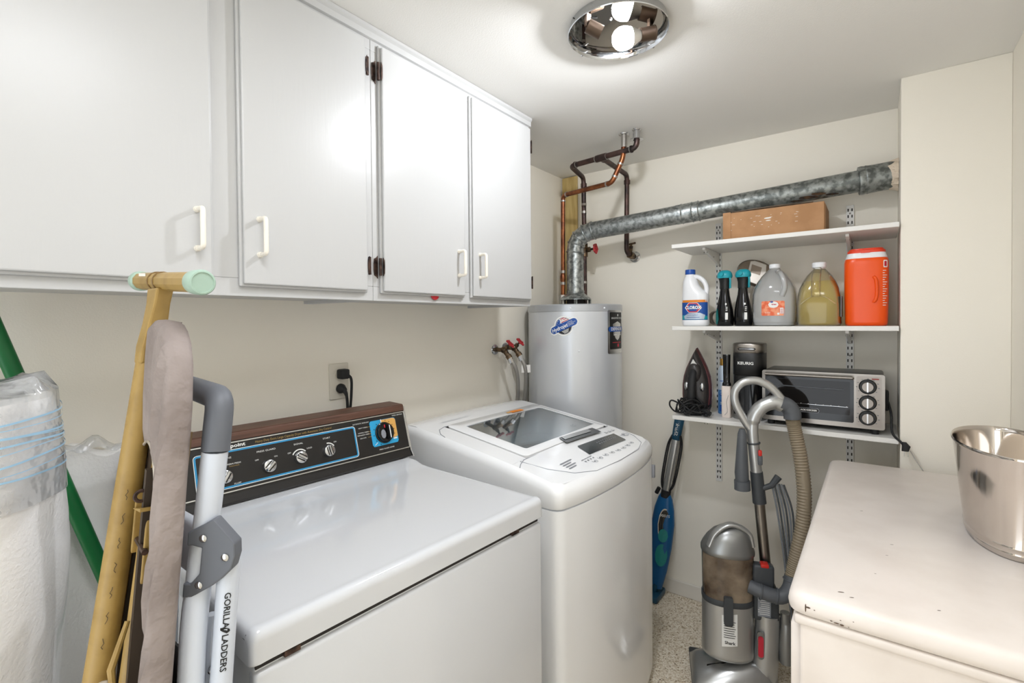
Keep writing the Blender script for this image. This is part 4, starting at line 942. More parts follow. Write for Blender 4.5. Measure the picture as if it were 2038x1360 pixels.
def tub():
    cx, cy = 2.315, .030
    t = thing('detergent_tub', 'tall orange detergent tub with red-orange lid at the shelf end', 'tub', (cx, cy, z))
    a, b = .062, .0685
    m = MB(); m.loft([sup(cx, cy, z+h, a*s, b*s, e) for h, s, e in ((0, .90, 4), (.005, .955, 4), (.014, .97, 4.5), (.10, 1, 4.5), (.20, 1.01, 4.5), (.238, 1.01, 4.2), (.250, .985, 4), (.2535, .96, 4))]); bd = m.build('body', 'orange_pl', t, smooth=60)
    m = MB(); m.loft([sup(cx, cy, z+h, a*s, b*s, 4) for h, s in ((.252, .93), (.258, .95), (.268, .90), (.274, .88))]); m.build('collar', 'plast_white', t, smooth=60)
    m = MB(); m.loft([sup(cx, cy, z+h, a*s, b*s, 3.4) for h, s in ((.272, .84), (.273, .87), (.284, .87), (.286, .80), (.290, .79), (.2915, .76))]); m.box(cx-.058, cx-.04, cy-.012, cy+.016, z+.273, z+.283); m.build('lid', 'red_lid', t, smooth=40)
    m = MB(); m.tube(spline([(cx-.0625, cy-.022, z+.183), (cx-.065, cy-.030, z+.17), (cx-.065, cy-.033, z+.13), (cx-.065, cy-.030, z+.10), (cx-.0625, cy-.022, z+.087)], 4), [.004]+[.006]*15+[.004], 8); m.build('grip_ridge', 'orange_pl', bd, smooth=60)
    L = lambda u, v, w=0: Vector((cx-a*1.005*(max(0, 1-abs(u/(b*1.005))**4.5))**(1/4.5)-.0006-w, cy-u, z+v))
    m = MB()
    for k in range(16): v = .075+.0085*k; m.strip(rrect(.050, .050+.010+.004*math.sin(k*2.1), v, v+.0022, .0005), L)
    m.strip(rrect(.052, .064, .215, .242, .002), L); m.build('label_print', 'white_print', bd, smooth=0)
    m = MB(); m.strip(rrect(.0545, .0615, .219, .238, .001), L, .0004); m.build('label_panel', 'red_print', bd, smooth=0)
tub()
# ------------------------------------------------------------ lowest shelf
z = SZ[2]+.0005
def iron():
    cx, cy = 2.315, .668
    t = thing('clothes_iron', 'dark steam iron standing on its heel with its cord bunched', 'iron', (cx, cy, z))
    prof = [(.004, .056), (.03, .062), (.08, .067), (.13, .066), (.17, .060), (.21, .047), (.245, .031), (.275, .016), (.295, .005), (.302, .0008)]
    def arch(s, k=0): return [(w*s, h) for h, w in prof]+[(-w*s, h) for h, w in prof[::-1]]
    m = MB(); m.prism(arch(1), lambda u, v, w: (w, cy+u, z+v), cx+.030, cx+.036); m.build('soleplate', 'chrome_soft', t, smooth=0)
    m = MB(); m.loft([[(cx+x, cy+u*s, z+.004+v*sv) for u, v in arch(1)] for x, s, sv in ((.030, .985, .985), (.012, .96, .975), (.006, .92, .965))]); m.build('heat_shield', 'iron_red', t, smooth=50)
    m = MB(); m.loft([[(cx+x, cy+u*s, z+.012+v*sv) for u, v in arch(1)] for x, s, sv in ((.006, .86, .93), (-.012, .78, .90), (-.022, .60, .84))]); m.build('shell', 'iron_body', t, smooth=50)
    # water tank and handle leaning towards the room
    m = MB(); m.loft([[(cx+x, cy+u, z+v) for u, v in ell(0, .190, .030*s, .045*s, 24)] for x, s in ((-.015, 1.05), (-.032, .95), (-.042, .6))]); m.build('water_tank', 'iron_body', t, smooth=60)
    m = MB(); m.tube(spline([(cx-.020, cy, z+.215), (cx-.045, cy, z+.185), (cx-.066, cy, z+.13), (cx-.070, cy, z+.07), (cx-.055, cy, z+.028), (cx-.02, cy, z+.015)], 5), [.014]*4+[.016]*18+[.018]*4, 14, flat=((0, 1, 0), 1.05, .8)); m.build('handle', 'rubber', t, smooth=60)
    m = MB(); m.tube([(cx-.005, cy-.044, z+.008), (cx-.05, cy-.036, z+.008), (cx-.066, cy, z+.008), (cx-.05, cy+.036, z+.008), (cx-.005, cy+.044, z+.008)], .008, 10); m.build('heel_rest', 'rubber', t)
    for s in (-1, 1):
        m = MB(); m.ball((cx-.018, cy+s*.034, z+.125), .012, .012, .022, 12, 8); m.build('button', 'chrome_soft', t)
    m = MB(); m.prism([(-.024, .210), (0, .252), (.024, .210), (.015, .214), (0, .232), (-.015, .214)], lambda u, v, w: (cx-.0275+w-(v-.23)*.45, cy+u, z+v), -.004, .0); m.build('emblem', 'white_print', t, smooth=0)
    random.seed(11)
    for k in range(11):
        pts = []; n = 9; rr = random.uniform(.05, .105); z0 = random.uniform(.02, .055); ph = random.uniform(0, 6)
        for j in range(n):
            a = 2*PI*j/n+ph; pts.append((cx-.062+.040*math.sin(a+ph), cy+rr*math.cos(a)*(.9 if k % 2 else .6)+.004*(k-4), z+max(.007, z0+.022*math.sin(a*2+k)+.010*math.sin(a+k))))
        pts.append(pts[0]); m = MB(); m.tube(spline(pts, 4), .0036, 7); m.build('cord_loop', 'rubber', t)
    m = MB(); m.cyl((cx-.07, cy-.052, z+.028), (cx-.075, cy-.085, z+.014), .009, .011, 10); m.build('cord_plug', 'rubber', t)
iron()
def can():
    cx, cy = 2.375, .562
    t = thing('spray_can', 'blue aerosol can with a gold cap behind the white bottle', 'can', (cx, cy, z))
    m = MB(); m.lathe([(.020, 0), (.0225, .003), (.0225, .17), (.0222, .176)], 28, (cx, cy, z)); m.build('can_body', 'canblue', t)
    m = MB(); m.lathe([(.0227, .11), (.0227, .178), (.021, .20), (.015, .218), (.0125, .222)], 28, (cx, cy, z), caps=False); m.build('shoulder', 'can_light', t)
    m = MB(); m.lathe([(.0125, .22), (.0135, .222), (.0135, .248), (.012, .252), (.001, .252)], 24, (cx, cy, z)); m.build('cap', 'gold', t)
    A = around(cx, cy, .0228, R(193), z); m = MB()
    for v, h in ((.06, .004), (.085, .008), (.012, .03), (.15, .003)): m.strip(rrect(-.016, .014, v, v+h, .0008), A, .0003)
    m.build('label_print', 'navy_print', t); m = MB()
    for v in (.045, .052, .09, .1): m.strip(rrect(-.012, .012, v, v+.002, .0005), A, .0006)
    m.build('label_lines', 'white_print', t)
can()
def brush():
    cx, cy = 2.292, .528
    t = thing('pump_bottle', 'off-white bottle with a long black top standing beside the coffee maker', 'bottle', (cx, cy, z))
    m = MB(); m.loft([sup(cx, cy, z+h, .019*s, .0195*s, 4) for h, s in ((0, .92), (.004, 1), (.135, 1), (.139, .94))]); m.build('body', 'pinkwhite', t, smooth=50)
    m = MB(); m.loft([sup(cx, cy, z+h, .017*s, .018*s, 3) for h, s in ((.139, .98), (.152, .9), (.156, .72), (.20, .78), (.268, .86), (.275, .86), (.277, .8))]); m.build('cap', 'black_gloss', t, smooth=50)
    m = MB(); m.tube(spline([(cx-.02, cy-.012, z+.10), (cx-.022, cy-.004, z+.07), (cx-.022, cy-.008, z+.03), (cx-.021, cy+.004, z+.012)]), .0007, 5); m.build('strap', 'grey_print', t)
brush()
def coffee():
    cx, cy = 2.335, .4425
    t = thing('coffee_maker', 'narrow black pod coffee maker with a silver top band', 'coffee maker', (cx, cy, z))
    def rg(h, a, b, e=3.2, dx=0): return sup(cx+dx, cy, z+h, a, b*.92, e, 40)
    m = MB(); m.loft([rg(.020, .066, .066), (rg(.022, .067, .067)), rg(.19, .067, .067)]); m.build('body', 'black', t, smooth=50)
    m = MB(); m.loft([rg(.0, .066, .066), rg(.003, .068, .068), rg(.019, .068, .068), rg(.021, .066, .066)]); m.build('drip_base', 'silver_dk', t, smooth=50)
    m = MB(); m.loft([rg(.191, .067, .067), rg(.193, .0685, .0685), rg(.286, .0685, .0685), rg(.288, .067, .067)]); m.build('brew_head', 'black', t, smooth=50)
    m = MB(); m.loft([rg(.287, .068, .068), rg(.289, .0695, .0695), rg(.322, .0695, .0695), rg(.327, .067, .067), rg(.328, .058, .058), rg(.326, .05, .05)]); m.build('lid_band', 'steel', t, smooth=50)
    F = lambda u, v, w=0: Vector((cx-.069*(max(0, 1-abs(u/.0635)**3.2))**(1/3.2)-.0012-w, cy-u, z+v))
    m = MB(); m.strip(rrect(-.036, .036, .299, .310, .005), F, .0005); m.build('handle_slot', 'gap', t)
    m = MB(); m.strip(rrect(-.031, .031, .3035, .3065, .0012), F, .0012); m.build('handle_bar', 'chrome_soft', t)
    m = MB(); m.text('KEURIG', .0165, -.004, .243, F, .0008, bold=.0005, sx=1.12); m.build('lettering', 'white_print', t, smooth=0)
    m = MB(); m.strip(rrect(-.045, .045, .03, .165, .012), F, .0002); m.build('cup_bay', 'black_gloss', t)
coffee()
def oven():
    x0, x1, y0, y1, z0, z1 = 2.24, 2.47, -.0275, .3775, z+.021, 1.213
    t = thing('toaster_oven', 'stainless toaster oven with glass door and three round knobs', 'toaster oven', ((x0+x1)/2, (y0+y1)/2, z))
    m = MB(); m.rbox(x0+.012, x1, y0+.002, y1-.002, z0, z1, .012, 3); m.build('case', 'oven_dark', t)
    # face frame around the door
    m = MB(); m.prism(rrect(y0, y1, z0-.002, z1, .008), lambda u, v, w: (w, u, v), x0, x0+.014); m.build('face', 'steel', t, smooth=30)
    # door recess: dark interior box in front of the case
    dy0, dy1, dz0, dz1 = .066, .366, z0+.016, z1-.020
    m = MB(); m.prism(rrect(dy0, dy1, dz0, dz1, .006), lambda u, v, w: (w, u, v), x0-.0015, x0+.002); dr = m.build('door', 'black_gloss', t, smooth=30)
    m = MB(); m.prism(rrect(dy0+.012, dy1-.012, dz0+.028, dz1-.012, .004), lambda u, v, w: (w, u, v), x0-.004, x0-.0014); m.build('door_glass', 'oven_glass', dr, smooth=30)
    m = MB(); m.tube([(x0-.004, dy0+.004, dz1+.002), (x0-.028, dy0+.004, dz1+.006), (x0-.028, dy1-.004, dz1+.006), (x0-.004, dy1-.004, dz1+.002)], .0052, 10); m.build('door_handle', 'steel', dr)
    m = MB(); zz = dz0+.058
    m.cyl((x0-.0052, dy0+.018, zz), (x0-.0052, dy1-.018, zz), .0012, n=6)
    for k in range(11): m.ball((x0-.0055, dy0+.022+k*.025, zz+.002), .0018, .0024, .0018, 6, 4)
    m.build('rack', 'chrome_soft', dr)
    m = MB(); m.cyl((x0-.0052, dy0+.03, zz+.065), (x0-.0052, dy1-.05, zz+.068), .0025, n=6); m.build('heating_rod', 'grey_plastic', dr)
    F = plane((x0-.0045, .2163, 1.062), (0, -1, 0), (0, 0, 1))
    m = MB(); m.strip(rrect(-.041, .041, -.009, .009, .008), F, .0006); lg = m.build('logo_plate', 'grey_print', dr)
    m = MB(); m.strip(rrect(-.039, .039, -.0075, .0075, .0065), F, .0009); m.build('logo_field', 'black_print', lg)
    m = MB(); m.text('BLACK+DECKER', .0088, 0, 0, F, .0013, bold=.0003); m.build('logo_lettering', 'white_print', lg, smooth=0)
    # knob panel
    m = MB(); m.prism(rrect(y0+.010, .0585, z0+.008, z1-.008, .006), lambda u, v, w: (w, u, v), x0-.0018, x0+.001); kp = m.build('control_panel', 'oven_panel', t, smooth=30)
    for zk in (1.1675, 1.1076, 1.0515):
        m = MB(); m.lathe([(.0275, 0), (.0275, .004), (.024, .007)], 32, (x0-.0018, .0238, zk), (-1, 0, 0)); m.build('knob_ring', 'black', kp)
        m = MB(); m.lathe([(.0185, 0), (.0185, .012), (.017, .0145), (.001, .0145)], 32, (x0-.008, .0238, zk), (-1, 0, 0)); kn = m.build('knob', 'oven_panel', kp)
        m = MB(); m.box(x0-.0262, x0-.022, .0218, .0258, zk-.018, zk+.018); m.build('knob_grip', 'chrome_soft', kn, smooth=0)
        P_ = plane((x0-.0019, .0238, zk), (0, -1, 0), (0, 0, 1)); m = MB()
        for k in range(9): a = R(-40+k*32); m.strip(rrect(.0335*math.cos(a)-.0022, .0335*math.cos(a)+.0022, .029*math.sin(a)-.0012, .029*math.sin(a)+.0012, .0004), P_, .0004)
        m.build('dial_marks', 'grey_plastic', kp, smooth=0)
    m = MB(); m.prism(rrect(-.010, .012, 1.194, 1.199, .002), lambda u, v, w: (w, u, v), x0-.003, x0-.001); m.build('power_light', 'amber', kp)
    for fy in (y0+.03, y1-.03):
        for fx in (x0+.02, x1-.03): m = MB(); m.cyl((fx, fy, z), (fx, fy, z0+.002), .012, .014, 12); m.build('foot', 'rubber', t)
    m = MB(); m.rbox(x0+.05, x0+.08, y0-.012, y0+.003, 1.075, 1.15, .005); m.build('cord_wrap', 'rubber', t)
    m = MB(); m.tube(spline([(x0+.07, y0-.006, 1.12), (x0+.03, y0-.018, 1.07), (x0-.02, -.048, 1.01), (x0-.045, -.07, .985), (x0-.052, -.083, .972)]), .0042, 8); m.build('cord', 'rubber', t)
    m = MB(); m.loft([sup(x0-.052, -.083, .955, .008, .010, 3, 16), sup(x0-.052, -.086, .972, .010, .012, 3, 16), sup(x0-.05, -.080, .985, .006, .007, 3, 16)]); m.build('plug', 'rubber', t)
    m = MB(); m.box(x0-.058, x0-.054, -.092, -.0905, .937, .956); m.box(x0-.058, x0-.054, -.081, -.0795, .937, .956); m.build('prong', 'chrome', t, smooth=0)
    m = MB(); m.tube([(x0-.047, -.098, .955), (x0-.043, -.112, .925), (x0-.04, -.135, .885)], .0042, 8, flat=((0, 0, 1), .35, 1.5)); m.build('clear_tag', 'clear_pl', t)
oven()
# ------------------------------------------------------------ steam mop
def mop():
    top = Vector((2.478, .794, .925)); neck = Vector((2.452, .858, .535)); bot = Vector((2.425, .895, .055))
    t = thing('steam_mop', 'blue and silver steam mop leaning in the corner behind the washer', 'steam mop', (2.42, .96, 0))
    d = (neck-top).normalized(); sd = Vector((0, 1, 0))
    def seg(name, m_, p0, p1, r0, r1, k=1.0): m = MB(); m.tube([p0, p0.lerp(p1, .05), p0.lerp(p1, .95), p1], [r0*.8, r0, r1, r1*.85], 16, flat=(sd, 1.05, .75)); return m.build(name, m_, t, smooth=60)
    seg('grip', 'mop_navy', top, top.lerp(neck, .28), .024, .021)
    seg('pole', 'silver', top.lerp(neck, .27), top.lerp(neck, .98), .0185, .020)
    m = MB(); q = neck.lerp(bot, .5)
    pr = [(0, .026), (.04, .036), (.15, .050), (.30, .058), (.55, .055), (.8, .042), (1, .024)]
    m.tube([neck.lerp(bot, u) for u, w in pr], [w for u, w in pr], 20, flat=(sd, 1, .62)); m.build('body', 'mop_blue', t, smooth=60)
    ax = (bot-neck); n = Vector((-1, -.35, 0)).normalized(); sv = n.cross(ax.normalized()).normalized()
    def F(u, v, w=0): return neck+ax*v-sv*u+n*(.037*(1-abs(v-.4)*.35)+w-.25*abs(u)**1.0*.3)
    m = MB(); m.strip(ell(-.004, .30, .030, .17, 24), F, .0); m.build('panel_edge', 'beige_pl', t)
    m = MB(); m.strip(ell(-.004, .30, .026, .157, 24), F, .002); m.build('panel_dark', 'black_gloss', t)
    m = MB(); m.strip(ell(-.004, .41, .024, .07, 24), F, .004); m.strip(ell(-.004, .62, .030, .12, 24), F, .002); m.build('panel_teal', 'mop_teal', t)
    m = MB(); m.text('Shark', .026, 0, 0, lambda u, v, w=0: top.lerp(neck, .14)+Vector((-.0185-w, -v, 0))-d*u, .001, shear=.1, sx=1.1); m.text('S1000', .02, -.004, .20, lambda u, v, w=0: F(u, .20+(v-.2)*2.0, .0045)); m.build('lettering', 'white_print', t, smooth=0)
    for k in range(4):
        a = Vector((-.012, -.028-.004*k, 0)) if k % 2 else Vector((-.006, .026+.004*k, 0)); m = MB()
        m.tube(spline([top.lerp(neck, .22)+a*.6, top.lerp(neck, .35)+a*1.0, top.lerp(neck, .6)+a*1.05, top.lerp(neck, .85)+a*.9, top.lerp(neck, .98)+a*.3]), .0038, 7); m.build('cord_loop', 'rubber', t)
    m = MB(); m.cyl(neck-d*.02, neck+d*.015, .024, n=16); m.cyl(neck+Vector((-.01, .03, .03)), neck+Vector((-.01, .045, .0)), .01, n=8); m.build('cord_hook', 'rubber', t)
    m = MB(); m.rbox(2.36, 2.49, .872, 1.03, .001, .035, .01); m.tube([bot+Vector((0, 0, .02)), bot+Vector((0, .02, -.03))], .018, 12); m.build('mop_head', 'mop_navy', t)
mop()

# ------------------------------------------------------------ upright vacuum (local: x forward, y towards the camera, z up)
def vacuum():
    t = thing('upright_vacuum', 'silver upright vacuum cleaner with a brown hose and clear dust cup', 'vacuum', (2.05, .40, 0), R(110), world=False)
    # floor head
    m = MB()
    sec = [(-.10, .05, .075), (-.06, .085, .10), (.0, .115, .105), (.07, .13, .092), (.13, .135, .072), (.18, .13, .05), (.205, .12, .028)]
    rings = []
    for x, hw, h in sec:
        rings.append([(x, y*hw, .012+max(0, (1-abs(y)**3.2))*h if up else .012) for up, ys in ((1, [i/8 for i in range(-8, 9)]), (0, [i/8 for i in range(7, -8, -1)])) for y in ys])
    m.loft(rings); m.build('floor_head', 'silver', t, smooth=60)
    m = MB(); m.loft([[(x, y*.055*s, .045+h) for y, h in ((-1, 0), (-.7, .06*s), (0, .075*s), (.7, .06*s), (1, 0))] for x, s in ((-.03, .9), (.03, 1.05), (.09, .8), (.12, .45))]); m.build('head_cover', 'silver_dk', t, smooth=60)
    m = MB(); m.loft([[(x, .04+y*hw, zz) for y, zz in ((-1, h-.01), (0, h), (1, h-.01), (0, h-.03))] for x, hw, h in ((.02, .012, .112), (.09, .020, .097), (.15, .012, .077))]); m.build('head_window', 'black_gloss', t, smooth=60)
    m = MB(); m.rbox(-.02, .207, -.136, .136, .008, .028, .008); m.build('bumper', 'grey_dark', t)
    for s in (-1, 1): m = MB(); m.cyl((-.075, s*.075, .03), (-.075, s*.095, .03), .03, n=20); m.build('wheel', 'rubber', t)
    # neck and spine
    m = MB(); m.tube([(-.055, .01, .06), (-.06, .01, .12), (-.068, .01, .20), (-.07, .01, .30)], [.050, .048, .046, .044], 20); m.build('neck', 'silver', t, smooth=60)
    m = MB(); m.prism(rrect(-.012, .012, -.052, .052, .011), lambda u, v, w: (-.038+u, w, .195+v), .050, .058); m.build('pedal_bezel', 'silver_dk', t)
    m = MB(); m.prism(rrect(-.009, .009, -.042, .036, .008), lambda u, v, w: (-.038+u, w, .195+v), .056, .062); m.build('pedal', 'red_print', t)
    m = MB(); m.rbox(-.105, -.015, -.04, .045, .28, .40, .012, 3); m.build('spine', 'grey_dark', t)
    m = MB(); m.rbox(-.075, -.03, .0455, .047, .30, .385, .0008, 1); m.build('rating_label', 'grey_print', t)
    m = MB()
    for k in range(9): m.box(-.070, -.036+.006*math.sin(k), .0471, .0474, .309+.0075*k, .311+.0075*k)
    m.build('rating_lines', 'white_print', t, smooth=0)
    m = MB(); m.tube([(-.128, .03, .13), (-.13, .03, .20), (-.13, .03, .27), (-.128, .03, .30)], [.022, .028, .020, .012], 14); m.cyl((-.127, .03, .28), (-.126, .03, .32), .017, n=14); m.build('crevice_tool', 'silver_dk', t, smooth=60)
    # canister
    cx, cy = .072, .012; a, b = .094, .074
    rg = lambda h, s, dx=0: sup(cx+dx, cy, h, a*s, b*s, 2.4, 40)
    m = MB(); m.loft([rg(.125, .93), rg(.132, 1.0), rg(.145, 1.01), rg(.16, .985), rg(.30, .985), rg(.335, .98)]); can_ = m.build('motor_housing', 'silver', t, smooth=50)
    m = MB(); m.loft([rg(.334, .99), rg(.338, 1.005), rg(.352, 1.005), rg(.356, .99)]); m.build('cup_rim', 'grey_dark', t, smooth=50)
    m = MB(); m.loft([rg(.355, .965), rg(.42, .98), rg(.52, .995)]); m.build('dust_cup', 'vac_clear', t, smooth=50)
    m = MB(); m.loft([rg(.519, 1.0), rg(.523, 1.03), rg(.535, 1.03), rg(.55, .96), rg(.575, .86, -.006), (rg(.60, .68, -.012)), rg(.618, .45, -.02), rg(.625, .2, -.022)]); m.build('cup_lid', 'silver_dk', t, smooth=60)
    m = MB(); m.tube(spline([(cx+.070, cy+.035, .548), (cx+.045, cy+.03, .60), (cx-.01, cy+.02, .632), (cx-.07, cy+.012, .605), (cx-.085, cy+.01, .555)]), .013, 12, flat=((0, 1, 0), 1.6, .8)); m.build('carry_handle', 'silver', t, smooth=60)
    m = MB(); m.prism(rrect(-.016, .016, -.052, .052, .007), lambda u, v, w: (.078+u, w, .328+v), cy+b*.985, cy+b+.016); m.build('latch', 'grey_dark', can_, smooth=30)
    G = lambda u, v, w=0: Vector((cx-u, cy+b*.986*(max(0, 1-abs(u/a)**2.4))**(1/2.4)+.0012+w, v))
    m = MB(); m.strip([(-.028, .185), (.026, .195), (.026, .315), (-.028, .305)], G); lb = m.build('sticker', 'white_print', can_)
    m = MB()
    for k in range(8): m.strip(rrect(-.022, .018+.003*math.sin(k*2), .222+.0085*k, .2245+.0085*k, .0005), G, .0006)
    m.text('Shark', .016, 0, .203, G, .0008, bold=.0004); m.build('sticker_lettering', 'black_print', lb, smooth=0)
    # release clip with a red button
    m = MB(); m.rbox(-.085, -.012, .02, .062, .40, .50, .010, 3); m.build('release_clip', 'grey_dark', t)
    m = MB(); m.rbox(-.066, -.038, .030, .064, .492, .506, .004); m.build('release_button', 'red_pl', t)
    # duct from cup to hose
    m = MB(); m.tube(fillet([(.0, .055, .415), (-.05, .075, .405), (-.105, .075, .395), (-.135, .068, .43), (-.142, .06, .475)], .03, 5), .0255, 16); m.build('hose_elbow', 'grey_plastic', t, smooth=60)
    m = MB()
    for u in (-.035, -.088): m.ring((u, .0745, .406+(u+.05)*.15), .0262, .003, (1, -.05, .15), 20, 6)
    m.ring((-.1405, .0615, .46), .027, .003, (-.2, -.1, 1), 20, 6); m.build('collar', 'grey_plastic', t)
    # ribbed hose
    path = spline([(-.143, .06, .47), (-.158, .055, .55), (-.180, .045, .66), (-.188, .035, .78), (-.180, .02, .90), (-.165, .005, 1.0), (-.155, 0, 1.06)], 22)
    m = MB(); m.tube(path, [.0255 if i % 2 else .0222 for i in range(len(path))], 16); m.build('hose', 'vac_hose', t, smooth=60)
    # wand
    m = MB(); m.cyl((-.072, 0, .40), (-.030, 0, .88), .0195, .0185, 20); m.build('wand', 'steel', t)
    MB().cyl((-.070, 0, .40), (-.0655, 0, .475), .024, n=18).build('wand_socket', 'grey_dark', t)
    MB().cyl((-.045, 0, .715), (-.034, 0, .835), .0245, .0225, 18).build('wand_clamp', 'grey_dark', t)
    m = MB(); m.cyl((-.034, 0, .835), (-.022, 0, .965), .0205, .0205, 18); m.build('upper_wand', 'silver', t)
    m = MB(); m.ring((-.0245, 0, .945), .0205, .004, (.1, 0, 1), 20, 6); m.build('wand_band', 'grey_dark', t)
    m = MB(); m.rbox(-.052, -.036, .015, .026, .865, .905, .005); m.build('release_slide', 'grey_plastic', t)
    m = MB(); m.rbox(-.050, -.036, .016, .028, .90, .925, .006); m.build('release_tab', 'red_pl', t)
    m = MB(); m.tube(spline([(-.022, 0, .96), (-.020, 0, 1.0), (-.026, 0, 1.045), (-.052, 0, 1.085), (-.095, 0, 1.105), (-.125, 0, 1.095)], 6), [.021]*10+[.026]*12+[.027]*9, 18); m.build('grip_tube', 'silver', t, smooth=60)
    m = MB(); m.tube(spline([(-.012, .002, 1.0), (.015, .002, 1.045), (.040, .002, 1.10), (.040, .002, 1.145), (.012, .002, 1.178), (-.035, .002, 1.186), (-.08, .002, 1.165), (-.115, .002, 1.125), (-.130, .002, 1.10)], 6), .0155, 14); m.build('loop_handle', 'silver', t, smooth=60)
    m = MB(); m.tube(spline([(-.118, 0, 1.103), (-.142, 0, 1.092), (-.156, 0, 1.07), (-.158, 0, 1.045)], 6), [.029]*8+[.030]*11, 18); m.build('hose_cuff', 'grey_plastic', t, smooth=60)
    m = MB(); m.tube([(.018, .012, 1.0), (.018, .012, .98), (.020, .012, .83), (.018, .012, .80)], [.010, .016, .025, .024], 16); m.cyl((.018, .012, .80), (.017, .012, .765), .029, n=16); m.build('dusting_brush', 'grey_plastic', t, smooth=50)
    # mains cord on its hooks
    random.seed(4); cw = thing
    for k in range(6):
        o = .0075*k; m = MB(); m.tube(spline([(-.085-o, .012+.003*k, .80), (-.102-o*1.3, .016+.003*k, .70), (-.122-o, .018+.002*k, .55), (-.14-o, .02+.002*k, .38), (-.152-o*.6, .02+.002*k, .27), (-.125-o*.4, .015+.002*k, .245)], 6), .0036, 7); m.build('cord_strand', 'grey_dark' if k % 2 else 'hose_grey', t)
    m = MB(); m.tube([(-.055, .01, .775), (-.085, .012, .79), (-.108, .012, .825)], [.01, .012, .014], 10); m.build('cord_hook', 'grey_dark', t)
    m = MB(); m.tube([(-.10, .01, .30), (-.135, .012, .26), (-.16, .012, .24)], [.01, .012, .014], 10); m.build('cord_hook', 'grey_dark', t)
    m = MB(); m.rbox(-.160, -.138, .03, .05, .545, .575, .004); m.cyl((-.149, .04, .575), (-.149, .04, .60), .006, .004, 10); m.build('cord_plug', 'grey_plastic', t)
vacuum()

# ------------------------------------------------------------ dresser and bucket
def dresser():
    x0, x1, y0, y1, zt = 1.046, 2.152, YR+.004, .136, .905
    t = thing('dresser', 'off-white painted dresser with a worn rounded top', 'dresser', ((x0+x1)/2, (y0+y1)/2, 0))
    tp = MB(); r = .016
    def ring(o, zz): return [(x, y, zz) for x, y in rrect(x0+o, x1-o, y0, y1-o, .03, 6)]
    tp.loft([ring(.008, zt-.040), ring(.002, zt-.036), ring(0, zt-.024), ring(.002, zt-.012), ring(.007, zt-.004), ring(.016, zt)]); tp.build('top', 'dresser', t, smooth=50)
    m = MB(); bx0, bx1, by1 = x0+.010, x1-.018, y1-.020
    m.box(bx0, bx1, y0, by1, .07, zt-.041); m.build('case', 'dresser', t, smooth=0, bevel=.006, seg=3)
    m = MB(); m.rbox(bx0-.006, bx1+.006, y0, by1+.008, zt-.060, zt-.041, .006, 3); m.build('moulding', 'dresser', t)
    m = MB(); m.box(bx0+.01, bx1-.01, y0+.01, by1-.02, 0, .07); m.build('plinth', 'dresser', t, smooth=0)
    n = 3; h = (zt-.065-.09)/n
    for k in range(n):
        for c in range(2):
            xa = bx0+.02+c*((bx1-bx0-.03)/2); xb = xa+(bx1-bx0-.05)/2; za = .09+k*h
            m = MB(); m.rbox(xa, xb, by1-.002, by1+.016, za+.006, za+h-.006, .004); d = m.build('drawer', 'dresser', t)
            m = MB(); m.lathe([(.008, 0), (.007, .010), (.015, .018), (.013, .026), (.001, .028)], 20, ((xa+xb)/2, by1+.016, za+h/2), (0, 1, 0)); m.build('knob', 'brass_dk', d)
    # chipped paint along the front edge of the top
    random.seed(21); m = MB()
    E_ = lambda u, v, w=0: Vector((x0+.0005-w if v < .012 else x0+.003-w, y1-.02-u, zt-.026+v))
    for (u, v, a, b) in ((.012, .004, .0012, .008), (.016, .006, .004, .0016), (.026, .0045, .0015, .0008), (.052, -.006, .002, .0009), (.060, -.0075, .0045, .001), (.068, -.008, .0035, .0014), (.078, -.008, .0012, .0006), (.066, .0, .0014, .0007), (.085, .004, .0012, .0006)):
        m.strip(ell(u, v, a, b, 10), E_, .0006)
    ch = m.build('paint_chip', 'worn', t, smooth=0)
    m = MB(); T_ = lambda u, v, w=0: Vector((u, v, zt+.0003))
    for (u, v, a, b) in ((1.10, .052, .0015, .006), (1.09, .035, .0012, .004), (1.40, -.03, .001, .004), (1.13, -.09, .001, .003), (1.60, .03, .001, .004), (1.33, -.02, .0008, .003), (1.22, .0, .0008, .002)): m.strip(ell(u, v, a, b, 8, .4), T_)
    m.build('scuff', 'worn', t, smooth=0)
dresser()
def bucket():
    cx, cy, z0 = 1.60, -.248, .9055
    t = thing('metal_tub', 'oval polished steel tub on the dresser top', 'tub', (cx, cy, z0))
    P_ = [(.150, .070, 0), (.152, .072, .002), (.154, .073, .010), (.1565, .0755, .013), (.155, .0745, .016), (.157, .075, .024), (.1595, .077, .027), (.158, .0765, .03), (.185, .090, .16), (.196, .0955, .215), (.199, .0985, .219), (.2005, .0995, .223), (.199, .098, .2265), (.195, .0945, .224), (.1935, .0935, .215), (.182, .088, .15), (.154, .072, .02), (.14, .062, .012)]
    m = MB(); m.loft([[(cx+a*math.cos(2*PI*j/64), cy+b*math.sin(2*PI*j/64), z0+h) for j in range(64)] for a, b, h in P_]); m.build('shell', 'polished' if 'polished' in MATS else mat('polished', '#d8d0c8', .10, 1, bump=(7, .03, .004)), t, smooth=50)
bucket()
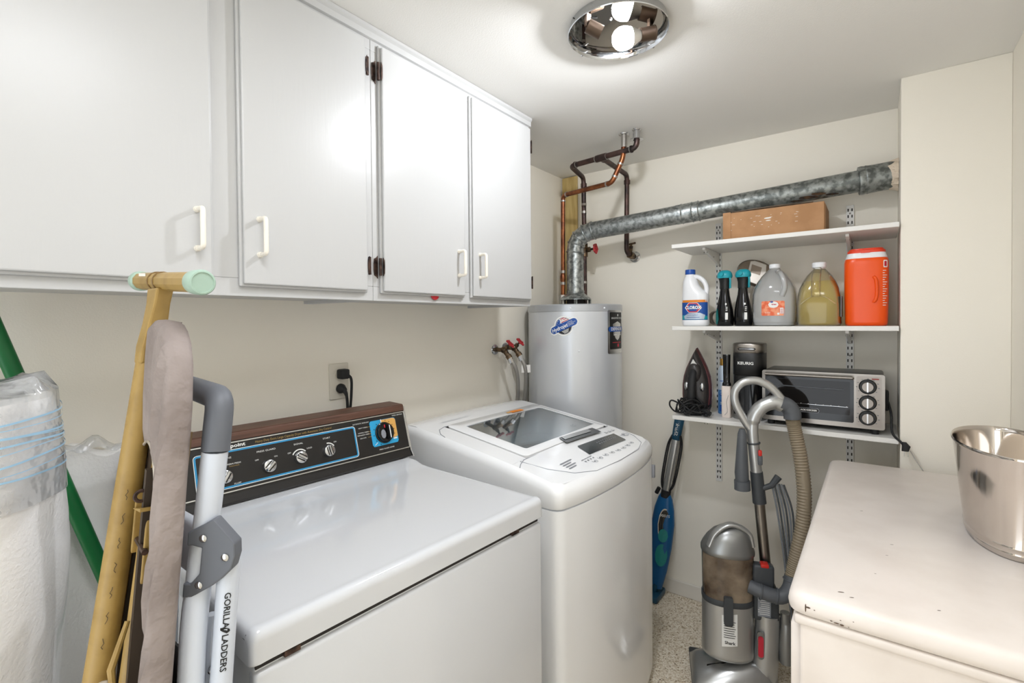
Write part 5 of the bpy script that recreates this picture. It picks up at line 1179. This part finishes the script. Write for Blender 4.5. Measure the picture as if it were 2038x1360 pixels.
# ------------------------------------------------------------ ironing board stored on end
def board():
    N = Vector((.266, .810, 1.425)); v = Vector((.084, -.03, .996)).normalized(); u = Vector((.13, .99, 0)); u = (u-v*u.dot(v)).normalized(); n = v.cross(u).normalized()
    if n.x > 0: n = -n          # underside faces left
    B = N-v*1.425
    t = thing('ironing_board', 'folded ironing board standing on end with a grey cloth cover and tan legs', 'ironing board', (B.x, B.y, 0))
    hw = [(0, 0), (.004, .03), (.012, .052), (.028, .076), (.055, .096), (.11, .110), (.25, .118), (.5, .130), (.9, .140), (1.39, .145), (1.41, .13)]
    def half(s):
        for (a, wa), (b, wb) in zip(hw, hw[1:]):
            if s <= b: return wa+(wb-wa)*(s-a)/(b-a)
        return hw[-1][1]
    ts = [0, .002, .004, .008, .012, .020, .028, .04, .055, .08]+[.11+.026*k for k in range(50)]+[1.41]
    out = [(-half(s), s) for s in ts]+[(half(s), s) for s in ts[::-1][:-1]]        # (across, distance from nose)
    cen = (0, .7)
    def off(p, d):
        w_, s = p; k = max(0, (abs(w_)-d))/max(abs(w_), 1e-6) if abs(w_) > d else 0
        return (w_*k, min(max(s, d*.9+s*.2 if s < d else s), 1.41-d*.5 if s > 1.2 else s))
    def P(p, h): return N-v*p[1]+u*p[0]+n*h
    random.seed(9); ph = [random.uniform(0, 6) for _ in range(6)]
    def wr(i): return .0016*math.sin(i*1.9+ph[0])+.0013*math.sin(i*3.1+ph[1])
    def openw(s):            # the cover is gathered round an arched opening on the underside
        if s <= .17: return 0
        b = max(half(s)-.032, .01); return b*math.sqrt(max(0, 1-((.30-s)/.13)**2)) if s < .30 else b
    def opening(p): s = .17+p[1]/1.41*1.205; return (math.copysign(openw(s), p[0]) if abs(p[0]) > 1e-9 else 0, s)
    def mix(a, b, k): return (a[0]*(1-k)+b[0]*k, a[1]*(1-k)+b[1]*k)
    rings = []
    for q, h, k in ((0, .009, .3), (.12, .0125, 1.2), (.4, .0145, 2.2), (.75, .0155, 2.2), (.95, .0155, 1.2)):
        rings.append([P(mix(opening(p), p, q), h+k*wr(i)) for i, p in enumerate(out)])
    for d, h, k in ((-.001, .010, .8), (-.0025, 0, .7), (-.001, -.010, .4), (.006, -.0155, 0), (.02, -.0175, 0)):
        rings.append([P(off(p, d) if d > 0 else (p[0]*(1-d*6), p[1]+d*(1 if p[1] < .03 else 0)), h+k*wr(i*1.3+2)) for i, p in enumerate(out)])
    m = MB(); m.loft(rings, False, True); m.build('cover', 'cloth', t, smooth=60)
    hem = [P(opening(p), .0095) for p in out]; m = MB(); m.tube(hem, .002, 6); m.build('hem_cord', 'beige_pl', t)
    m = MB(); m.prism([off(p, .035) for p in out], lambda a, b, h: P((a, b), h), -.004, .003); m.build('metal_deck', 'board_dark', t, smooth=0)
    m = MB()
    for w_ in (-.035, .04): m.prism([(w_-.006, .2), (w_+.006, .2), (w_+.006, 1.3), (w_-.006, 1.3)], lambda a, b, h: P((a, b), h), .003, .016)
    m.build('deck_rail', 'board_dark', t, smooth=0)
    L0, L1 = Vector((.277, .875, 1.462)), Vector((.187, .842, .937)); L2 = L0.lerp(L1, 2.2)
    m = MB(); m.tube([L0.lerp(L1, .13), L0.lerp(L1, .16), L0.lerp(L1, .5), L1, L2], [.013, .0165, .017, .0175, .018], 8); m.build('main_leg', 'iron_tan', t, smooth=50)
    d = (L1-L0).normalized()
    # flared bracket between leg and foot bar
    m = MB(); m.loft([[L0-d*.0+Vector((dx, dy, 0))+d*s for dx, dy in ((-.012*k, -.016*k2), (.012*k, -.016*k2), (.013*k, .016*k2), (-.012*k, .016*k2))] for s, k, k2 in ((-.014, .95, 1.3), (.01, .9, 1.1), (.04, 1.05, .9), (.075, 1.3, .95), (.10, 1.25, .85))]); m.build('foot_bracket', 'iron_tan', t, smooth=0, bevel=.003)
    a, b = Vector((.277, .718, 1.476)), Vector((.288, .995, 1.494)); e = (b-a).normalized()
    m = MB(); m.tube([a+e*.012, b-e*.008], .0142, 10); fb = m.build('foot_bar', 'iron_tan', t, smooth=20)
    for s in (.16, .185): m = MB(); m.ring(a+e*s, .0138, .0018, e, 20, 6); m.build('bar_crease', 'iron_tan_dk', fb)
    m = MB(); m.lathe([(.014, .03), (.0165, .026), (.0172, .004), (.0155, 0), (.0135, -.0004), (.013, .0008), (.001, .0008)], 28, a, e, caps=True); m.build('end_cap', 'cap_green', fb)
    m = MB(); m.lathe([(.014, -.012), (.0162, -.010), (.0165, .002), (.013, .004), (.001, .004)], 28, b, e); m.build('end_cap', 'cap_green', fb)
    m = MB(); m.strip([(.205, -.004), (.24, -.004), (.24, .004), (.205, .004)], lambda s, q, w=0: a+e*s+Vector((-.011, 0, .0095+q*.6))+Vector((-.0003, 0, .0003))); m.build('bar_sticker', 'paper', fb, smooth=0)
    # inner U leg
    Q0, Q1 = Vector((.255, .805, 1.262)), Vector((.213, .806, .937)); Q2 = Q0.lerp(Q1, 3)
    m = MB(); m.tube([Q0, Q0.lerp(Q1, .12), Q0.lerp(Q1, .4), Q1, Q2], [.006, .0085, .0125, .0135, .0135], 10); m.build('inner_leg', 'iron_tan', t, smooth=50)
    m = MB(); m.tube([Q0+Vector((.016, -.045, .01)), Q1+Vector((.012, -.045, 0)), Q2+Vector((.012, -.045, 0))], .006, 10); m.build('slide_rod', 'iron_tan_dk', t)
    # pivot brackets
    def plate(w0, w1, s0, s1, h0, h1, nm): m = MB(); m.prism([(w0, s0), (w1, s0+.012), (w1, s1), (w0, s1-.008)], lambda a_, b_, h: P((a_, b_), h), h0, h1); m.build(nm, 'iron_tan', t, smooth=0, bevel=.0015)
    plate(-.060, -.055, .26, .345, .003, .015, 'pivot_bracket'); plate(-.012, -.007, .235, .32, .003, .020, 'pivot_bracket'); plate(-.056, -.010, .245, .258, .006, .022, 'bracket_bridge')
    m = MB(); m.cyl(P((-.065, .30), .014), P((-.0, .30), .014), .004, n=8); m.ring(P((-.034, .235), .018), .007, .0025, u, 16, 6); m.build('pivot_pin', 'bronze', t)
    # release lever and ring low on the underside
    m = MB(); m.tube([P((-.03, .40), .02), P((-.045, .45), .035), P((-.055, .49), .03)], [.003, .0045, .003], 8); m.build('release_lever', 'iron_tan', t)
    m = MB(); m.ring(P((-.05, .475), .042), .012, .0035, Vector((.2, -1, .5)), 20, 8); m.build('pull_ring', 'beige_pl', t)
    # scribble marks on the leg
    random.seed(2); m = MB()
    for k in range(7):
        q = L0.lerp(L1, .52+.06*k); m.tube([q+Vector((-.006+.0015*math.sin(j*2.3+k*1.7), -.0158, 0))+d*(j*.0035) for j in range(5)], .00035, 4)
    m.build('pen_marks', 'board_dark', t, smooth=0)
board()

# ------------------------------------------------------------ folding step ladder
def ladder():
    o = Vector((.2772, .7006, 1.119))
    t = thing('step_ladder', 'folded white step ladder with a grey handle beside the dryer', 'ladder', (.22, .85, 0))
    far = Vector((.03, .27, .004))
    A = Vector((.286, .709, 1.262)); Bk = Vector((.2755, .722, 1.135)); F0 = Vector((.2545, .7186, .9505)); F1 = Vector((.212, .70, .012))
    c = Vector((.298, .722, 1.319))
    m = MB(); m.tube(fillet([A+Vector((-.0005, .001, -.012)), A.lerp(c, .3), c, c+far, A+far+Vector((0, 0, -.012))], .045, 8), .0172, 16); m.build('foam_handle', 'ladder_grey', t, smooth=60)
    for q in (Vector(), far):
        m = MB(); m.tube(spline([A.lerp(Bk, .09)+q, A.lerp(Bk, .5)+q, Bk+q, Vector((.2696, .7265, 1.0808))+q, F0+q, F0.lerp(F1, .5)+q, F1+q]), .0158, 14); m.build('rail', 'ladder_white', t, smooth=60)
        m = MB(); m.tube([Vector((.2955, .698, 1.105))+q, Vector((.2828, .6985, .9428))+q, Vector((.243, .70, .012))+q], .0135, 14); m.build('rear_leg', 'ladder_white', t, smooth=60)
        m = MB(); m.cyl(F1+q+Vector((0, 0, -.012)), F1+q+Vector((0, 0, .03)), .019, n=12); m.build('foot', 'rubber', t)
    pg = [(-0.0143, 0.02, 0.0317), (0.0033, -0.0032, 0.0464), (0.0196, -0.0259, 0.0146), (0.0196, -0.0263, -0.0019), (0.0165, -0.0226, -0.0185), (0.0094, -0.0133, -0.03), (0.0013, -0.0027, -0.0398), (-0.0158, 0.0199, -0.0553), (-0.0227, 0.0292, -0.0552), (-0.0214, 0.0279, -0.0362), (-0.016, 0.0205, -0.0371), (-0.0088, 0.0113, -0.0247), (-0.0063, 0.0087, 0.0092), (-0.0136, 0.0186, 0.0126), (-0.0176, 0.024, 0.0119), (-0.0168, 0.0233, 0.0301)]
    nn = Vector((-.80, -.60, 0))
    m = MB(); m.loft([[o+Vector(p)+nn*w for p in pg] for w in (-.010, .0085)]); br = m.build('hinge_bracket', 'ladder_grey', t, smooth=0, bevel=.002)
    for p in ((-0.0046, 0.0067, 0.0224), (0.012, -0.0162, -0.0027), (-0.0091, 0.0112, -0.0388)):
        m = MB(); m.lathe([(.0052, 0), (.0050, .001), (.003, .0022), (.0005, .0024)], 18, o+Vector(p)+nn*.0085, nn); m.build('rivet', 'chrome', br)
    # lettering down the rear leg
    p0, p1 = Vector((.2955, .698, 1.105)), Vector((.2828, .6985, .9428)); d = (p1-p0).normalized(); vn = Vector((-.37, -.93, 0)).normalized(); sd = d.cross(vn).normalized()
    q0 = p0+d*.088
    def Fr(u, v, w=0): a = v/.0138; return q0+d*u+vn*(.0138*math.cos(a)+w)-sd*(.0138*math.sin(a))*(1 if (d.cross(vn)).dot(Vector((.6, -.8, 0))) < 0 else -1)
    m = MB(); m.text('GORILLA', .0108, -.026, 0, Fr, .0004, sx=1.05, bold=.00015); m.text('LADDERS', .0108, .029, 0, Fr, .0004, sx=1.05, bold=.00015)
    m.strip([(-.004, -.006), (-.001, -.006), (.004, .002), (.002, .006), (-.001, .005), (-.004, 0)], Fr, .0004); m.build('lettering', 'black_print', t, smooth=0)
    m = MB(); m.tube([Vector((.287, .735, 1.02)), Vector((.276, .74, .80))], .007, 10); m.build('brace', 'ladder_white', t)
    m = MB(); m.ball((.2845, .727, .948), .007, .005, .007, 10, 6); m.build('brace_pin', 'chrome_soft', t)
    # folded treads
    m = MB(); m.rbox(.283, .301, .775, .96, 1.055, 1.135, .007, 3); m.build('top_tread', 'ladder_white', t)
    for zz in (.78, .5): m = MB(); m.rbox(.266-(1-zz)*.05, .278-(1-zz)*.05, .745, .955, zz-.13, zz+.19, .006); m.build('tread', 'black', t)
ladder()

# ------------------------------------------------------------ wrap rolls and green pole
def rolls():
    cx, cy, r, h = .038, 1.150, .172, 1.305
    t = thing('bubble_wrap_roll', 'tall white roll of bubble wrap with blue film round its top', 'roll', (cx, cy, 0))
    random.seed(8); K = [(random.uniform(2, 9), random.uniform(0, 6), random.uniform(.001, .003)) for _ in range(8)]
    def wob(a, zz): return sum(c*math.sin(round(k)*a+p+zz*7*(i % 3)) for i, (k, p, c) in enumerate(K))
    def rr(zz, k=0): return [(cx+(r+k+wob(2*PI*j/72, zz))*math.cos(2*PI*j/72), cy+(r+k+wob(2*PI*j/72, zz))*math.sin(2*PI*j/72), zz) for j in range(72)]
    m = MB(); m.loft([rr(0, .004)]+[rr(.05*k+.01, .004*math.cos(k*.6)) for k in range(25)]+[rr(h-.02), rr(h, -.006)]); m.build('roll_body', 'wrap', t, smooth=60)
    m = MB(); m.loft([rr(h-.155, .004), rr(h-.10, .005), rr(h-.05, .004), rr(h+.01, .002), [(x+.01*math.sin(i*.9), y+.008*math.cos(i*1.3), z_+.022+.012*math.sin(i*.7)+.008*math.sin(i*1.9)) for i, (x, y, z_) in enumerate(rr(h, -.02))], [(cx+(x-cx)*.55, cy+(y-cy)*.55, h+.012+.012*math.sin(i*.8)) for i, (x, y, z_) in enumerate(rr(h))]], False, True); m.build('film_hood', 'wrap_film', t, smooth=60)
    for k in range(9):
        z0 = h-.105+.0105*k+.003*math.sin(k*3); m = MB(); ring = [(p[0], p[1], p[2]+.006*math.sin(j*.17+k)) for j, p in enumerate(rr(z0, .0058))]
        wd = .0012 if k % 2 else .0028
        m.loft([ring, [(x, y, z_+wd) for x, y, z_ in ring]], False, False); m.build('blue_stripe', 'wrap_blue', t, smooth=60)
    t2 = thing('bubble_wrap_bundle', 'flat bundle of clear bubble wrap against the wall behind the ironing board', 'bubble wrap', (.30, 1.47, 0))
    m = MB(); nx = 20
    def fr(i, j): x = .17+.27*i; zz = (1.145-.035*i+.010*math.sin(i*17))*j; return (x, 1.452+.008*math.sin(i*11+j*3)+.004*math.sin(j*23+i*5), zz)
    m.grid(fr, nx, 24); m.grid(lambda i, j: (fr(i, j)[0], 1.494, fr(i, j)[2]), nx, 24)
    m.grid(lambda i, j: (fr(i, 1)[0], fr(i, 1)[1]+(1.494-fr(i, 1)[1])*j, fr(i, 1)[2]+.012*math.sin(j*PI)), nx, 4)
    m.grid(lambda i, j: (.17, fr(0, i)[1]+(1.494-fr(0, i)[1])*j, fr(0, i)[2]), 24, 1); m.grid(lambda i, j: (.44, fr(1, i)[1]+(1.494-fr(1, i)[1])*j, fr(1, i)[2]), 24, 1)
    m.build('folded_wrap', 'wrap', t2, smooth=60)
    m = MB(); m.grid(lambda i, j: (.19+.25*i, 1.452+.03*j, 1.150-.033*i+.018*math.sin(j*PI)*(1+.5*math.sin(i*14))+.006*math.sin(i*25)), 24, 6); m.build('film_edge', 'wrap_film', t2, smooth=60)
rolls()
t = thing('broom_pole', 'green pole leaning behind the bubble wrap roll', 'pole', (.578, 1.428, 0))
a, b = Vector((.578, 1.428, 0)), Vector((.152, 1.428, 1.468))
m = MB(); m.tube([a, a.lerp(b, .985), b], [.0155, .0155, .012], 14, flat=((0, 1, 0), .75, 1)); m.build('shaft', 'green', t)
m = MB(); m.tube([b-(b-a).normalized()*.006, b+(b-a).normalized()*.006], .0125, 12); m.build('end_cap', 'rubber', t)
